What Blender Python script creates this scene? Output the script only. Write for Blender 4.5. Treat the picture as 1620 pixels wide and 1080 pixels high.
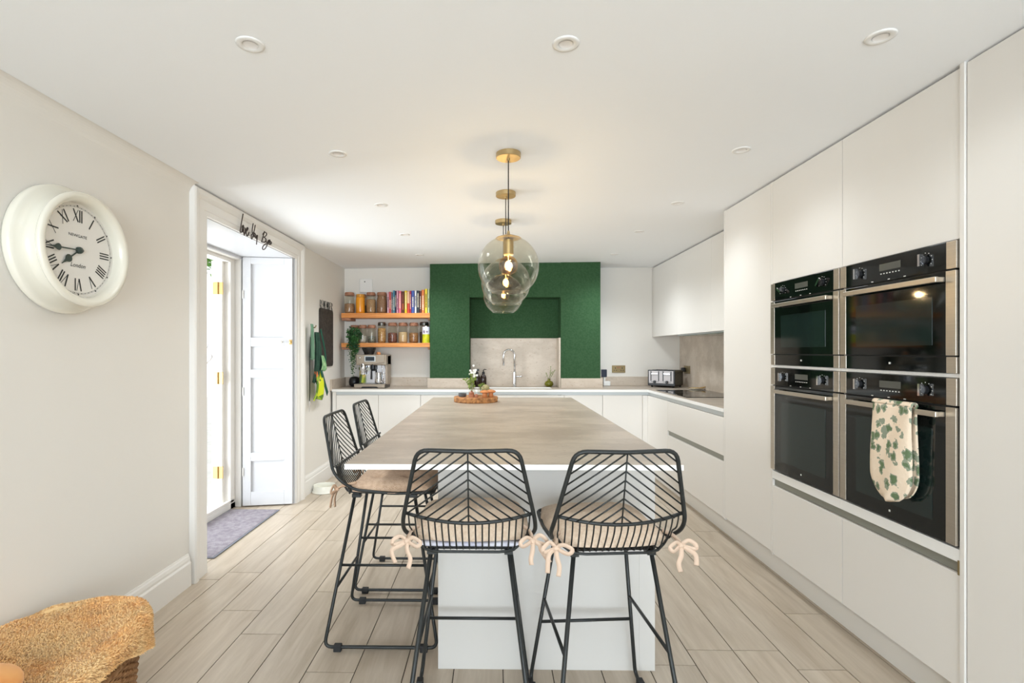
import bpy, bmesh, math, random
from mathutils import Vector, Matrix
from mathutils import noise as mnoise
PI = math.pi
random.seed(7)
S = bpy.context.scene
COL = S.collection
for o in list(bpy.data.objects): bpy.data.objects.remove(o)

# ------------------------------------------------------------------ camera
F_PX, YAW, HC = 810.0, 0.015, 1.32
PX0, PY0 = 782 - F_PX*math.tan(YAW), 555.5
cam_d = bpy.data.cameras.new('camera'); cam = bpy.data.objects.new('camera', cam_d); COL.objects.link(cam)
cam.location = (0, 0, HC); cam.rotation_euler = (PI/2, 0, YAW)
cam_d.sensor_width = 36; cam_d.lens = F_PX/1620*36
cam_d.shift_x = (810-PX0)/1620; cam_d.shift_y = (PY0-540)/1620
cam_d.clip_start = .02; cam_d.clip_end = 200
S.camera = cam
def ray(px, py):
    a = (px-PX0)/F_PX; c = -(py-PY0)/F_PX
    return (a*math.cos(YAW)-math.sin(YAW), a*math.sin(YAW)+math.cos(YAW), c)
def on_x(px, py, x):
    r = ray(px, py); t = x/r[0]; return (x, r[1]*t, HC+r[2]*t)
def on_y(px, py, y):
    r = ray(px, py); t = y/r[1]; return (r[0]*t, y, HC+r[2]*t)

# ------------------------------------------------------------------ world, daylight, exposure
S.view_settings.view_transform = 'Standard'; S.view_settings.look = 'None'
S.view_settings.exposure = 0.60; S.view_settings.gamma = 1; S.view_settings.use_curve_mapping = False
W = bpy.data.worlds.new('sky'); S.world = W; W.use_nodes = True
bg = W.node_tree.nodes['Background']; bg.inputs[0].default_value = (0.93, 0.97, 1.0, 1); bg.inputs[1].default_value = 1.0
def area(name, loc, rot, sx, sy, power, col):
    l = bpy.data.lights.new(name, 'AREA'); l.shape = 'RECTANGLE'; l.size = sx; l.size_y = sy; l.energy = power; l.color = col
    o = bpy.data.objects.new(name, l); COL.objects.link(o); o.location = loc; o.rotation_euler = rot; return o
area('front_window_fill', (0.1, -4.7, 1.25), (PI/2+.45, 0, 0), 3.5, 2.1, 200, (.76, .885, 1.0))  # fill light added behind the camera at an assumed window, tilted towards the ceiling
area('doorway_daylight', (-3.6, 2.9, 1.0), (0, -PI/2-.1, 0), 1.9, 1.9, 95, (.88, .95, 1.0))

# ------------------------------------------------------------------ materials
def lin(c): return tuple(((x/255)/12.92 if x/255 <= .04045 else ((x/255+.055)/1.055)**2.4) for x in c)
def mat(name, rgb, rough=.5, metal=0, spec=.5, noise=None, bump=None, coat=0, trans=0, ior=1.45, sheen=0, emit=None, alpha=1):
    """rgb in sRGB 0-255. noise=(rgb2, scale, detail[, stretch xyz]); bump=(scale, strength)"""
    m = bpy.data.materials.new(name); m.use_nodes = True; nt = m.node_tree; b = nt.nodes['Principled BSDF']
    b.inputs['Base Color'].default_value = (*lin(rgb), 1); b.inputs['Roughness'].default_value = rough
    b.inputs['Metallic'].default_value = metal; b.inputs['Specular IOR Level'].default_value = spec
    b.inputs['Coat Weight'].default_value = coat; b.inputs['Transmission Weight'].default_value = trans
    b.inputs['IOR'].default_value = ior; b.inputs['Sheen Weight'].default_value = sheen; b.inputs['Alpha'].default_value = alpha
    if emit: b.inputs['Emission Color'].default_value = (*lin(emit[0]), 1); b.inputs['Emission Strength'].default_value = emit[1]
    if noise or bump:
        tc = nt.nodes.new('ShaderNodeTexCoord'); mp = nt.nodes.new('ShaderNodeMapping'); nt.links.new(tc.outputs['Object'], mp.inputs[0])
    if noise:
        if len(noise) > 3: mp.inputs['Scale'].default_value = noise[3]
        n = nt.nodes.new('ShaderNodeTexNoise'); n.inputs['Scale'].default_value = noise[1]; n.inputs['Detail'].default_value = noise[2]
        nt.links.new(mp.outputs[0], n.inputs[0])
        r = nt.nodes.new('ShaderNodeValToRGB'); r.color_ramp.elements[0].position = .36; r.color_ramp.elements[1].position = .64
        r.color_ramp.elements[0].color = (*lin(rgb), 1); r.color_ramp.elements[1].color = (*lin(noise[0]), 1)
        nt.links.new(n.outputs[0], r.inputs[0]); nt.links.new(r.outputs[0], b.inputs['Base Color'])
    if bump:
        n2 = nt.nodes.new('ShaderNodeTexNoise'); n2.inputs['Scale'].default_value = bump[0]; n2.inputs['Detail'].default_value = 3
        nt.links.new(tc.outputs['Object'], n2.inputs[0])
        bp = nt.nodes.new('ShaderNodeBump'); bp.inputs['Strength'].default_value = bump[1]; bp.inputs['Distance'].default_value = .01
        nt.links.new(n2.outputs[0], bp.inputs['Height']); nt.links.new(bp.outputs[0], b.inputs['Normal'])
    return m
M = {}
M['wall'] = mat('wall_paint', (233, 228, 220), .75, spec=.25, bump=(30, .06))
M['ceiling'] = mat('ceiling_paint', (250, 251, 252), .85, spec=.2, bump=(14, .04))
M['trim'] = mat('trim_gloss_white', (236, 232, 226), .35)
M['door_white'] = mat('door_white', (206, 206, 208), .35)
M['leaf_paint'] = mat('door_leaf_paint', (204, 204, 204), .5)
M['cab'] = mat('cabinet_white', (229, 224, 217), .32, spec=.45)
M['island_white'] = mat('island_white', (206, 202, 196), .38)
M['edge'] = mat('worktop_edge', (240, 238, 234), .4)
M['green'] = mat('green_paint', (46, 76, 47), .8, spec=.2, noise=((54, 84, 55), 60, 2), bump=(180, .35))
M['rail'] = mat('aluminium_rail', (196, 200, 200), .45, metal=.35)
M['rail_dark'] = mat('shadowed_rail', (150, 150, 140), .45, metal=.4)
M['plinth'] = mat('plinth', (236, 232, 225), .4)
M['grout'] = mat('grout', (62, 52, 44), .9)
def stone(name, a, b, c):
    m = mat(name, a, .38, spec=.45); nt = m.node_tree; bs = nt.nodes['Principled BSDF']
    tc = nt.nodes.new('ShaderNodeTexCoord'); mp = nt.nodes.new('ShaderNodeMapping'); mp.inputs['Scale'].default_value = (1, 2.2, 2.2)
    nt.links.new(tc.outputs['Object'], mp.inputs[0])
    n1 = nt.nodes.new('ShaderNodeTexNoise'); n1.inputs['Scale'].default_value = 2.2; n1.inputs['Detail'].default_value = 8; n1.inputs['Roughness'].default_value = .65
    n2 = nt.nodes.new('ShaderNodeTexNoise'); n2.inputs['Scale'].default_value = 38; n2.inputs['Detail'].default_value = 6
    for n in (n1, n2): nt.links.new(mp.outputs[0], n.inputs[0])
    r1 = nt.nodes.new('ShaderNodeValToRGB'); r1.color_ramp.elements[0].position = .42; r1.color_ramp.elements[1].position = .58
    r1.color_ramp.elements[0].color = (*lin(a), 1); r1.color_ramp.elements[1].color = (*lin(b), 1)
    r2 = nt.nodes.new('ShaderNodeValToRGB'); r2.color_ramp.elements[0].position = .60; r2.color_ramp.elements[1].position = .74
    r2.color_ramp.elements[0].color = (0, 0, 0, 1); r2.color_ramp.elements[1].color = (.85, .85, .85, 1)
    mx = nt.nodes.new('ShaderNodeMix'); mx.data_type = 'RGBA'
    nt.links.new(n1.outputs[0], r1.inputs[0]); nt.links.new(n2.outputs[0], r2.inputs[0])
    nt.links.new(r2.outputs[0], mx.inputs[0]); nt.links.new(r1.outputs[0], mx.inputs[6]); mx.inputs[7].default_value = (*lin(c), 1)
    nt.links.new(mx.outputs[2], bs.inputs['Base Color']); return m
M['stone'] = stone('beige_worktop', (164, 151, 137), (184, 171, 156), (142, 122, 105))
M['splash'] = stone('beige_splashback', (190, 175, 158), (206, 192, 176), (164, 136, 114))
def planks():
    m = mat('wood_look_porcelain', (200, 186, 170), .34, spec=.5); nt = m.node_tree; bs = nt.nodes['Principled BSDF']
    tc = nt.nodes.new('ShaderNodeTexCoord'); mp = nt.nodes.new('ShaderNodeMapping'); mp.inputs['Scale'].default_value = (9, .9, 1)
    geo = nt.nodes.new('ShaderNodeNewGeometry')
    nt.links.new(tc.outputs['Object'], mp.inputs[0])
    cmb = nt.nodes.new('ShaderNodeCombineXYZ'); ml = nt.nodes.new('ShaderNodeMath'); ml.operation = 'MULTIPLY'; ml.inputs[1].default_value = 37
    nt.links.new(geo.outputs['Random Per Island'], ml.inputs[0]); nt.links.new(ml.outputs[0], cmb.inputs[1]); nt.links.new(ml.outputs[0], cmb.inputs[2])
    nt.links.new(cmb.outputs[0], mp.inputs['Location'])
    n = nt.nodes.new('ShaderNodeTexNoise'); n.inputs['Scale'].default_value = 2.4; n.inputs['Detail'].default_value = 9; n.inputs['Roughness'].default_value = .62; n.inputs['Distortion'].default_value = .6
    nt.links.new(mp.outputs[0], n.inputs[0])
    r = nt.nodes.new('ShaderNodeValToRGB'); r.color_ramp.elements[0].position = .3; r.color_ramp.elements[1].position = .7
    r.color_ramp.elements[0].color = (*lin((172, 156, 136)), 1); r.color_ramp.elements[1].color = (*lin((198, 184, 166)), 1)
    nt.links.new(n.outputs[0], r.inputs[0])
    hs = nt.nodes.new('ShaderNodeHueSaturation'); mr = nt.nodes.new('ShaderNodeMapRange'); mr.inputs[3].default_value = .94; mr.inputs[4].default_value = 1.05
    nt.links.new(geo.outputs['Random Per Island'], mr.inputs[0]); nt.links.new(mr.outputs[0], hs.inputs['Value']); nt.links.new(r.outputs[0], hs.inputs['Color'])
    nt.links.new(hs.outputs[0], bs.inputs['Base Color']); return m
M['planks'] = planks()
M['black_metal'] = mat('black_metal', (44, 46, 45), .42, metal=.3, bump=(300, .08))
M['dark_wire'] = mat('dark_wire', (52, 40, 34), .6)
M['rubber'] = mat('black_rubber', (38, 38, 38), .7)
M['steel'] = mat('brushed_steel', (186, 176, 162), .32, metal=.85, noise=((192, 182, 168), 3, 4, (1, 1, 60)))
M['taupe_steel'] = mat('taupe_steel', (160, 146, 130), .36, metal=.6)
M['chrome'] = mat('chrome', (225, 225, 228), .07, metal=1)
M['dark_chrome'] = mat('dark_chrome', (120, 118, 114), .2, metal=.9)
M['black_glass'] = mat('black_glass', (10, 14, 13), .05, spec=.6)
M['oven_inner'] = mat('oven_inner_glass', (26, 38, 36), .08, spec=.6)
M['display'] = mat('oven_display', (86, 86, 80), .2)
M['mark'] = mat('printed_marks', (215, 212, 205), .5)
M['brass'] = mat('brass', (190, 166, 122), .34, metal=.85)
M['gold'] = mat('polished_gold_hinge', (208, 172, 112), .35, metal=.8)
M['cord'] = mat('black_cord', (30, 28, 27), .7)
M['oak'] = mat('orange_oak', (206, 128, 62), .45, noise=((226, 154, 84), 5, 6, (1, 10, 14)))
M['wood_slab'] = mat('log_slab', (206, 150, 98), .55, noise=((150, 92, 50), 16, 6))
M['bark'] = mat('bark', (126, 84, 52), .85, noise=((196, 140, 86), 40, 5), bump=(60, .6))
M['mushroom'] = mat('turned_orange_wood', (204, 136, 84), .45, noise=((182, 112, 62), 20, 5))
M['clock_cream'] = mat('clock_cream_gloss', (236, 231, 216), .16, coat=.5)
M['dial'] = mat('dial_paper', (233, 229, 222), .5)
M['ink'] = mat('black_ink', (34, 38, 36), .5)
M['hand'] = mat('clock_hand_green', (52, 66, 60), .4)
M['white_ceramic'] = mat('white_ceramic', (240, 238, 226), .25)
M['plastic_white'] = mat('white_plastic', (238, 236, 232), .35)
M['plastic_black'] = mat('black_plastic', (26, 27, 30), .35)
M['navy'] = mat('navy_plastic', (26, 34, 56), .4)
M['chalk'] = mat('chalkboard', (52, 46, 42), .8, noise=((70, 64, 58), 30, 5))
M['leaf'] = mat('ivy_leaf', (26, 66, 34), .5, noise=((58, 104, 50), 14, 3))
M['leaf_light'] = mat('tree_leaf', (120, 160, 70), .6, noise=((86, 132, 52), 3, 3))
M['pot'] = mat('pot_green', (70, 84, 72), .6)
M['mat_pile'] = mat('lavender_grey_pile', (182, 174, 180), .95, spec=.1, noise=((158, 150, 158), 30, 5), bump=(350, .9))
M['mat_edge'] = mat('mat_binding', (126, 128, 136), .8)
M['fleece'] = mat('orange_fleece', (255, 202, 134), .95, spec=.1, sheen=.4, noise=((255, 218, 160), 7, 5))
M['fleece2'] = mat('orange_fleece_dark', (222, 146, 76), .95, spec=.1, sheen=.3, noise=((236, 170, 100), 9, 4))
M['wicker'] = mat('wicker', (186, 142, 98), .7, noise=((144, 100, 62), 60, 4))
M['wicker_dark'] = mat('wicker_core', (96, 62, 36), .9)
M['cushion'] = mat('oat_cushion', (230, 208, 184), .95, spec=.1, sheen=.2, noise=((220, 194, 168), 90, 4), bump=(260, .5))
M['cushion2'] = mat('tan_cushion', (222, 192, 164), .95, spec=.1, sheen=.2, noise=((206, 172, 144), 70, 4), bump=(260, .5))
M['ribbon'] = mat('blush_ribbon', (212, 186, 164), .85, spec=.15)
M['ribbon_tan'] = mat('tan_ribbon', (206, 172, 144), .85, spec=.15)
M['cloth_blue'] = mat('pale_blue_cloth', (226, 224, 230), .9, noise=((204, 202, 216), 18, 3))
M['amber'] = mat('amber_glass', (40, 24, 16), .12, spec=.6)
M['lime_glass'] = mat('lime_glass', (176, 176, 60), .08, trans=.75)
M['hob'] = mat('hob_glass', (14, 16, 15), .04, spec=.6)
M['bronze'] = mat('antique_brass_plate', (150, 132, 96), .4, metal=.7)
M['flower'] = mat('white_petals', (242, 242, 236), .7)
M['moss'] = mat('moss', (134, 130, 92), .9, noise=((170, 162, 120), 60, 3))
M['stem'] = mat('green_stem', (120, 140, 60), .6)
M['terracotta'] = mat('brown_pottery', (136, 84, 60), .5, noise=((176, 120, 92), 25, 4))
M['charcoal'] = mat('charcoal_ceramic', (82, 84, 86), .5)
M['cork'] = mat('wooden_lid', (150, 102, 78), .6, noise=((178, 128, 100), 30, 3))
M['paving'] = mat('pale_paving', (228, 226, 220), .9, noise=((214, 212, 206), 6, 4))
def glass(name, tint=(255, 255, 255), rough=0.0, mixf=.9):
    # thin clear glass: transparent body with mirror reflections at grazing angles
    m = bpy.data.materials.new(name); m.use_nodes = True; nt = m.node_tree
    for n in list(nt.nodes):
        if n.type != 'OUTPUT_MATERIAL': nt.nodes.remove(n)
    out = [n for n in nt.nodes if n.type == 'OUTPUT_MATERIAL'][0]
    t = nt.nodes.new('ShaderNodeBsdfTransparent'); t.inputs[0].default_value = (*lin(tint), 1)
    g = nt.nodes.new('ShaderNodeBsdfGlossy'); g.inputs['Roughness'].default_value = .03; g.inputs[0].default_value = (1, 1, 1, 1)
    lw = nt.nodes.new('ShaderNodeLayerWeight'); lw.inputs[0].default_value = .28
    mr = nt.nodes.new('ShaderNodeMapRange'); mr.inputs[3].default_value = .03; mr.inputs[4].default_value = mixf
    mx = nt.nodes.new('ShaderNodeMixShader'); nt.links.new(lw.outputs['Facing'], mr.inputs[0])
    pw = nt.nodes.new('ShaderNodeMath'); pw.operation = 'POWER'; pw.inputs[1].default_value = 2.6
    nt.links.new(lw.outputs['Facing'], pw.inputs[0]); nt.links.new(pw.outputs[0], mr.inputs[0])
    nt.links.new(mr.outputs[0], mx.inputs[0]); nt.links.new(t.outputs[0], mx.inputs[1]); nt.links.new(g.outputs[0], mx.inputs[2])
    nt.links.new(mx.outputs[0], out.inputs[0]); return m
M['glass'] = glass('clear_glass', (248, 247, 242)); M['jar_glass'] = glass('jar_glass', (240, 238, 232), mixf=.6)
M['bulb_glass'] = glass('amber_bulb_glass', (255, 226, 176), mixf=.7)
M['filament'] = mat('glowing_filament', (255, 220, 160), emit=((255, 228, 184), 3.2))

# ------------------------------------------------------------------ mesh helpers
class MB:
    def __init__(s): s.v = []; s.f = []; s.mi = []; s.k = 0
    def add(s, vs, fs, mi=None):
        n = len(s.v); s.v += [tuple(v) for v in vs]; s.f += [tuple(i+n for i in f) for f in fs]; s.mi += [s.k if mi is None else mi]*len(fs); return s
    def box(s, a, b, mi=None):
        x0, x1 = sorted((a[0], b[0])); y0, y1 = sorted((a[1], b[1])); z0, z1 = sorted((a[2], b[2]))
        return s.add([(x0,y0,z0),(x1,y0,z0),(x1,y1,z0),(x0,y1,z0),(x0,y0,z1),(x1,y0,z1),(x1,y1,z1),(x0,y1,z1)],
              [(0,3,2,1),(4,5,6,7),(0,1,5,4),(1,2,6,5),(2,3,7,6),(3,0,4,7)], mi)
    def prism(s, poly, z0, z1, mi=None):   # poly: xy list CCW
        n = len(poly); vs = [(x, y, z0) for x, y in poly]+[(x, y, z1) for x, y in poly]
        fs = [tuple(range(n-1, -1, -1)), tuple(range(n, 2*n))]+[(i, (i+1) % n, n+(i+1) % n, n+i) for i in range(n)]
        return s.add(vs, fs, mi)
    def lathe(s, prof, c=(0,0,0), n=32, axis='z', mi=None, closed=False, a0=0, flip=False):
        vs = []; 
        for r, h in prof:
            for i in range(n):
                a = 2*PI*i/n+a0; u, w = r*math.cos(a), r*math.sin(a)
                p = (u, w, h) if axis == 'z' else ((h, u, w) if axis == 'x' else (w, h, u))
                vs.append((p[0]+c[0], p[1]+c[1], p[2]+c[2]))
        fs = []; m = len(prof)
        for j in range(m-1):
            for i in range(n):
                q = (j*n+i, j*n+(i+1) % n, (j+1)*n+(i+1) % n, (j+1)*n+i)
                fs.append(q)
        if closed:
            fs.append(tuple(range(n-1, -1, -1))); fs.append(tuple(range((m-1)*n, m*n)))
        return s.add(vs, fs, mi)
    def tube(s, pts, r, n=8, closed=False, mi=None, cap=True):
        P = [Vector(p) for p in pts]; m = len(P); R = r if hasattr(r, '__len__') else [r]*m
        T = []
        for i in range(m):
            if closed: t = P[(i+1) % m]-P[i-1]
            else: t = P[min(i+1, m-1)]-P[max(i-1, 0)]
            T.append(t.normalized() if t.length > 1e-9 else Vector((0,0,1)))
        up = Vector((0,0,1)) if abs(T[0].z) < .9 else Vector((1,0,0))
        N = (up-T[0]*up.dot(T[0])).normalized(); vs = []
        for i in range(m):
            N = (N-T[i]*N.dot(T[i]))
            N = N.normalized() if N.length > 1e-6 else Vector((1,0,0))
            B = T[i].cross(N)
            for k in range(n):
                a = 2*PI*k/n; vs.append(P[i]+(N*math.cos(a)+B*math.sin(a))*R[i])
        fs = []
        for i in range(m if closed else m-1):
            j = (i+1) % m
            for k in range(n): fs.append((i*n+k, i*n+(k+1) % n, j*n+(k+1) % n, j*n+k))
        if cap and not closed: fs += [tuple(range(n-1, -1, -1)), tuple(range((m-1)*n, m*n))]
        return s.add(vs, fs, mi)
    def ribbon(s, pts, w, th=.0015, wdir=(0,0,1), mi=None):
        P = [Vector(p) for p in pts]; m = len(P); vs = []; W_ = Vector(wdir) if wdir != 'flat' else None
        for i in range(m):
            t = (P[min(i+1, m-1)]-P[max(i-1, 0)]).normalized(); wv = W_-t*W_.dot(t) if wdir != 'flat' else t.cross(Vector((.25, 1, .1)))
            wv = wv.normalized() if wv.length > .05 else Vector((1, 0, 0)); nn = t.cross(wv)
            ww = w if not hasattr(w, '__len__') else w[i]
            for a, b in ((-1,-1), (1,-1), (1,1), (-1,1)): vs.append(P[i]+wv*a*ww/2+nn*b*th/2)
        fs = [(0,3,2,1), ((m-1)*4, (m-1)*4+1, (m-1)*4+2, (m-1)*4+3)]
        for i in range(m-1):
            for k in range(4): fs.append((i*4+k, i*4+(k+1) % 4, (i+1)*4+(k+1) % 4, (i+1)*4+k))
        return s.add(vs, fs, mi)
    def grid(s, fn, nu, nv, mi=None, wrap=False):
        vs = [fn(i/(nu if wrap else nu-1), j/(nv-1)) for j in range(nv) for i in range(nu)]
        fs = []
        for j in range(nv-1):
            for i in range(nu if wrap else nu-1):
                fs.append((j*nu+i, j*nu+(i+1) % nu, (j+1)*nu+(i+1) % nu, (j+1)*nu+i))
        return s.add(vs, fs, mi)
    def build(s, name, m, parent=None, smooth=False, bevel=0, local=False, seg=2, auto=None, solid=0, sub=0):
        me = bpy.data.meshes.new(name)
        vs = s.v
        if parent is not None and not local:
            inv = world_of(parent).inverted(); vs = [inv @ Vector(v) for v in vs]
        me.from_pydata([tuple(v) for v in vs], [], s.f)
        for mm in (m if isinstance(m, (list, tuple)) else [m]): me.materials.append(mm)
        for p, k in zip(me.polygons, s.mi): p.material_index = k; p.use_smooth = smooth
        me.update(); bm = bmesh.new(); bm.from_mesh(me); bmesh.ops.recalc_face_normals(bm, faces=bm.faces); bm.to_mesh(me); bm.free()
        o = bpy.data.objects.new(name, me); COL.objects.link(o)
        if parent is not None: o.parent = parent
        if solid: md = o.modifiers.new('solid', 'SOLIDIFY'); md.thickness = solid; md.offset = 0
        if bevel: md = o.modifiers.new('bevel', 'BEVEL'); md.width = bevel; md.segments = seg; md.limit_method = 'ANGLE'; md.angle_limit = .7
        if sub: md = o.modifiers.new('sub', 'SUBSURF'); md.levels = sub; md.render_levels = sub
        if smooth and auto:
            me.set_sharp_from_angle(angle=auto)
        return o
def world_of(o):
    m = Matrix.Translation(o.location) @ o.rotation_euler.to_matrix().to_4x4()
    return (world_of(o.parent) @ m) if o.parent else m
def tag(o, label=None, cat=None, group=None, kind=None):
    if label: o['label'] = label
    if cat: o['category'] = cat
    if group: o['group'] = group
    if kind: o['kind'] = kind
    return o
def thing(name, label, cat, loc=(0,0,0), rz=0, group=None):
    o = bpy.data.objects.new(name, None); COL.objects.link(o); o.location = loc; o.rotation_euler = (0,0,rz); o.empty_display_size = .05
    return tag(o, label, cat, group)
def struct(o): o['kind'] = 'structure'; return o
def dup(root, loc, rz=0, label=None, group=None):
    r = root.copy(); COL.objects.link(r); r.location = loc; r.rotation_euler = (0,0,rz)
    if label: r['label'] = label
    if group: r['group'] = group
    for ch in list(root.children):
        c = ch.copy(); COL.objects.link(c); c.parent = r
        for g in list(ch.children):
            d = g.copy(); COL.objects.link(d); d.parent = c
    return r
def text_mesh(txt, size, mapping, extrude=.001, bold=0, sx=1.0):
    """flat default-font lettering, each vertex sent through mapping(u, v, w)"""
    cu = bpy.data.curves.new('lettering', 'FONT'); cu.body = txt; cu.size = size; cu.extrude = extrude; cu.offset = bold; cu.align_x = 'CENTER'
    cu.resolution_u = 3
    o = bpy.data.objects.new('lettering', cu); COL.objects.link(o)
    dg = bpy.context.evaluated_depsgraph_get(); dg.update()
    me = bpy.data.meshes.new_from_object(o.evaluated_get(dg))
    b = MB(); b.add([mapping(v.co.x*sx, v.co.y, v.co.z) for v in me.vertices], [tuple(p.vertices) for p in me.polygons])
    bpy.data.objects.remove(o); bpy.data.meshes.remove(me); return b
def smooth_path(pts, k=6, closed=False):
    P = [Vector(p) for p in pts]; m = len(P); out = []
    for i in range(m if closed else m-1):
        if closed: a, b, c, d = P[i-1], P[i], P[(i+1) % m], P[(i+2) % m]
        else: a, b, c, d = P[max(i-1, 0)], P[i], P[i+1], P[min(i+2, m-1)]
        for j in range(k):
            t = j/k; out.append(.5*((2*b)+(c-a)*t+(2*a-5*b+4*c-d)*t*t+(-a+3*b-3*c+d)*t**3))
    if not closed: out.append(P[-1])
    return out
def round_poly(pts, r, k=5):
    """polyline with rounded corners (open)"""
    P = [Vector(p) for p in pts]; out = [P[0]]
    for i in range(1, len(P)-1):
        a, b, c = P[i-1], P[i], P[i+1]; da, dc = (a-b), (c-b); rr = min(r, da.length*.45, dc.length*.45)
        p0, p2 = b+da.normalized()*rr, b+dc.normalized()*rr
        for j in range(k+1):
            t = j/k; out.append((1-t)**2*p0+2*t*(1-t)*b+t*t*p2)
    out.append(P[-1]); return out

# ------------------------------------------------------------------ the room
XL, XR, YB = -1.73, 2.20, 6.06
def zc(x): return 2.29+.01*x          # the old ceiling falls slightly to the left
def wallbox(name, boxes, m, **k):
    b = MB()
    for a, c in boxes: b.box(a, c)
    return struct(b.build(name, m, **k))
# floor: porcelain planks over dark grout, real joints
fb = MB(); fb.box((XL-.6, -5.0, -.06), (XR+.3, YB+.3, -.004), 1)
PW, PL, X0 = .2033, 1.178, .849
offs = {4: 2.066, 3: 2.599, 2: 2.143, 1: 3.455, 0: 2.277, -8: 2.097, -9: 2.797, -10: 2.375, -11: 2.590, -12: 3.035, -13: 2.938}
rnd = random.Random(3)
for k in range(-16, 8):
    x0 = X0+(k)*PW; x1 = x0+PW; o = offs.get(k, rnd.uniform(2, 3.1)); g = .0021
    if x1 < XL-.58 or x0 > XR+.1: continue
    y = o-7*PL
    while y < YB+.2:
        ya, yb = max(y, -4.98), min(y+PL, YB+.25)
        if yb-ya > .03: fb.box((max(x0, XL-.58)+g, ya+g, -.02), (min(x1, XR+.2)-g, yb-g, 0), 0)
        y += PL
struct(fb.build('floor', [M['planks'], M['grout']]))
# ceiling slab
cb = MB(); xs = (XL-.12, XR+.12)
cb.add([(xs[0], -5.0, zc(xs[0])), (xs[1], -5.0, zc(xs[1])), (xs[1], YB+.1, zc(xs[1])), (xs[0], YB+.1, zc(xs[0])),
        (xs[0], -5.0, 2.45), (xs[1], -5.0, 2.45), (xs[1], YB+.1, 2.45), (xs[0], YB+.1, 2.45)],
       [(0,3,2,1), (4,5,6,7), (0,1,5,4), (1,2,6,5), (2,3,7,6), (3,0,4,7)])
struct(cb.build('ceiling', M['ceiling']))
DY0, DY1, DH = 3.03, 4.42, 2.125      # door opening in the left wall
lw = MB(); L0 = XL-.47
ZT = zc(XL)+.004
lw.box((L0, -5.0, 0), (XL, DY0, ZT)); lw.box((L0, DY1, 0), (XL, YB+.1, ZT)); lw.box((L0, DY0, DH), (XL, DY1, ZT))
# soft cove where the near wall meets the ceiling
cv = []
for i in range(9):
    a = PI/2*i/8; cv.append((XL+.06*(1-math.sin(a)), ZT-.004-.06*(1-math.cos(a))))
poly = [(XL-.002, ZT)]+cv[::-1]
n = len(poly)
lw.add([(x, -5.0, z) for x, z in poly]+[(x, 2.877, z) for x, z in poly], [tuple(range(n)), tuple(range(2*n-1, n-1, -1))]+[(i, (i+1) % n, n+(i+1) % n, n+i) for i in range(n)])
struct(lw.build('wall_left', M['wall']))
wallbox('wall_right', [((XR, -5.0, 0), (XR+.12, YB+.1, 2.32))], M['wall'])
wallbox('wall_back', [((XL-.1, 5.89, 0), (-.711, 6.0, 2.288)), ((-.9, 6.05, 0), (1.166, 6.16, 2.28)), ((1.166, YB, 0), (XR+.05, 6.16, 2.31)), ((-.9, 5.9, 0), (1.166, 6.05, 2.28))], M['wall'])
wallbox('wall_front', [((XL, -5.1, 0), (-1.6, -5.0, 2.32)), ((1.8, -5.1, 0), (XR, -5.0, 2.32)), ((-1.6, -5.1, 0), (1.8, -5.0, .12)), ((-1.6, -5.1, 2.22), (1.8, -5.0, 2.32))], M['wall'])
# chimney breast with recess
cbm = MB()
cbm.box((-.711, 5.64, 0), (-.272, 5.895, zc(-.5)+.003)); cbm.box((.73, 5.64, 0), (1.166, 6.062, zc(1)+.003)); cbm.box((-.273, 5.64, 1.914), (.731, 5.895, zc(.2)+.003)); cbm.box((-.28, 5.872, .9), (.74, 5.895, 1.95))
struct(cbm.build('wall_chimney_breast', M['green'], bevel=.004))

# skirting boards
def skirt(name, y0, y1, x=XL):
    p = [(0, 0), (.02, 0), (.02, .128), (.017, .134), (.014, .138), (.014, .150), (.010, .166), (.006, .172), (.004, .18), (0, .18)]
    n = len(p); b = MB(); b.add([(x+a, y0, z) for a, z in p]+[(x+a, y1, z) for a, z in p], [tuple(range(n)), tuple(range(2*n-1, n-1, -1))]+[(i, (i+1) % n, n+(i+1) % n, n+i) for i in range(n)])
    return struct(b.build(name, M['trim']))
skirt('baseboard_left', -4.98, 2.865); skirt('baseboard_left_far', 4.575, 5.88)

# architrave round the doorway (stepped moulding)
def architrave():
    prof = [(0, .0), (0, .016), (.03, .016), (.034, .02), (.09, .02), (.096, .026), (.115, .034), (.14, .036), (.15, .03), (.152, 0)]   # (distance outwards, thickness)
    def ring(d): return [(DY0-d, 0), (DY0-d, DH+d*.93), (DY1+d, DH+d*.93), (DY1+d, 0)]
    b = MB(); n = len(prof); vs = []
    for d, t in prof:
        for y, z in ring(d): vs.append((XL+t-(0 if t else .0), y, z))
    fs = []
    for i in range(n-1):
        for k in range(3): fs.append((i*4+k, i*4+k+1, (i+1)*4+k+1, (i+1)*4+k))
    b.add(vs, fs); 
    return struct(b.build('trim_1', M['trim']))
architrave()

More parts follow.
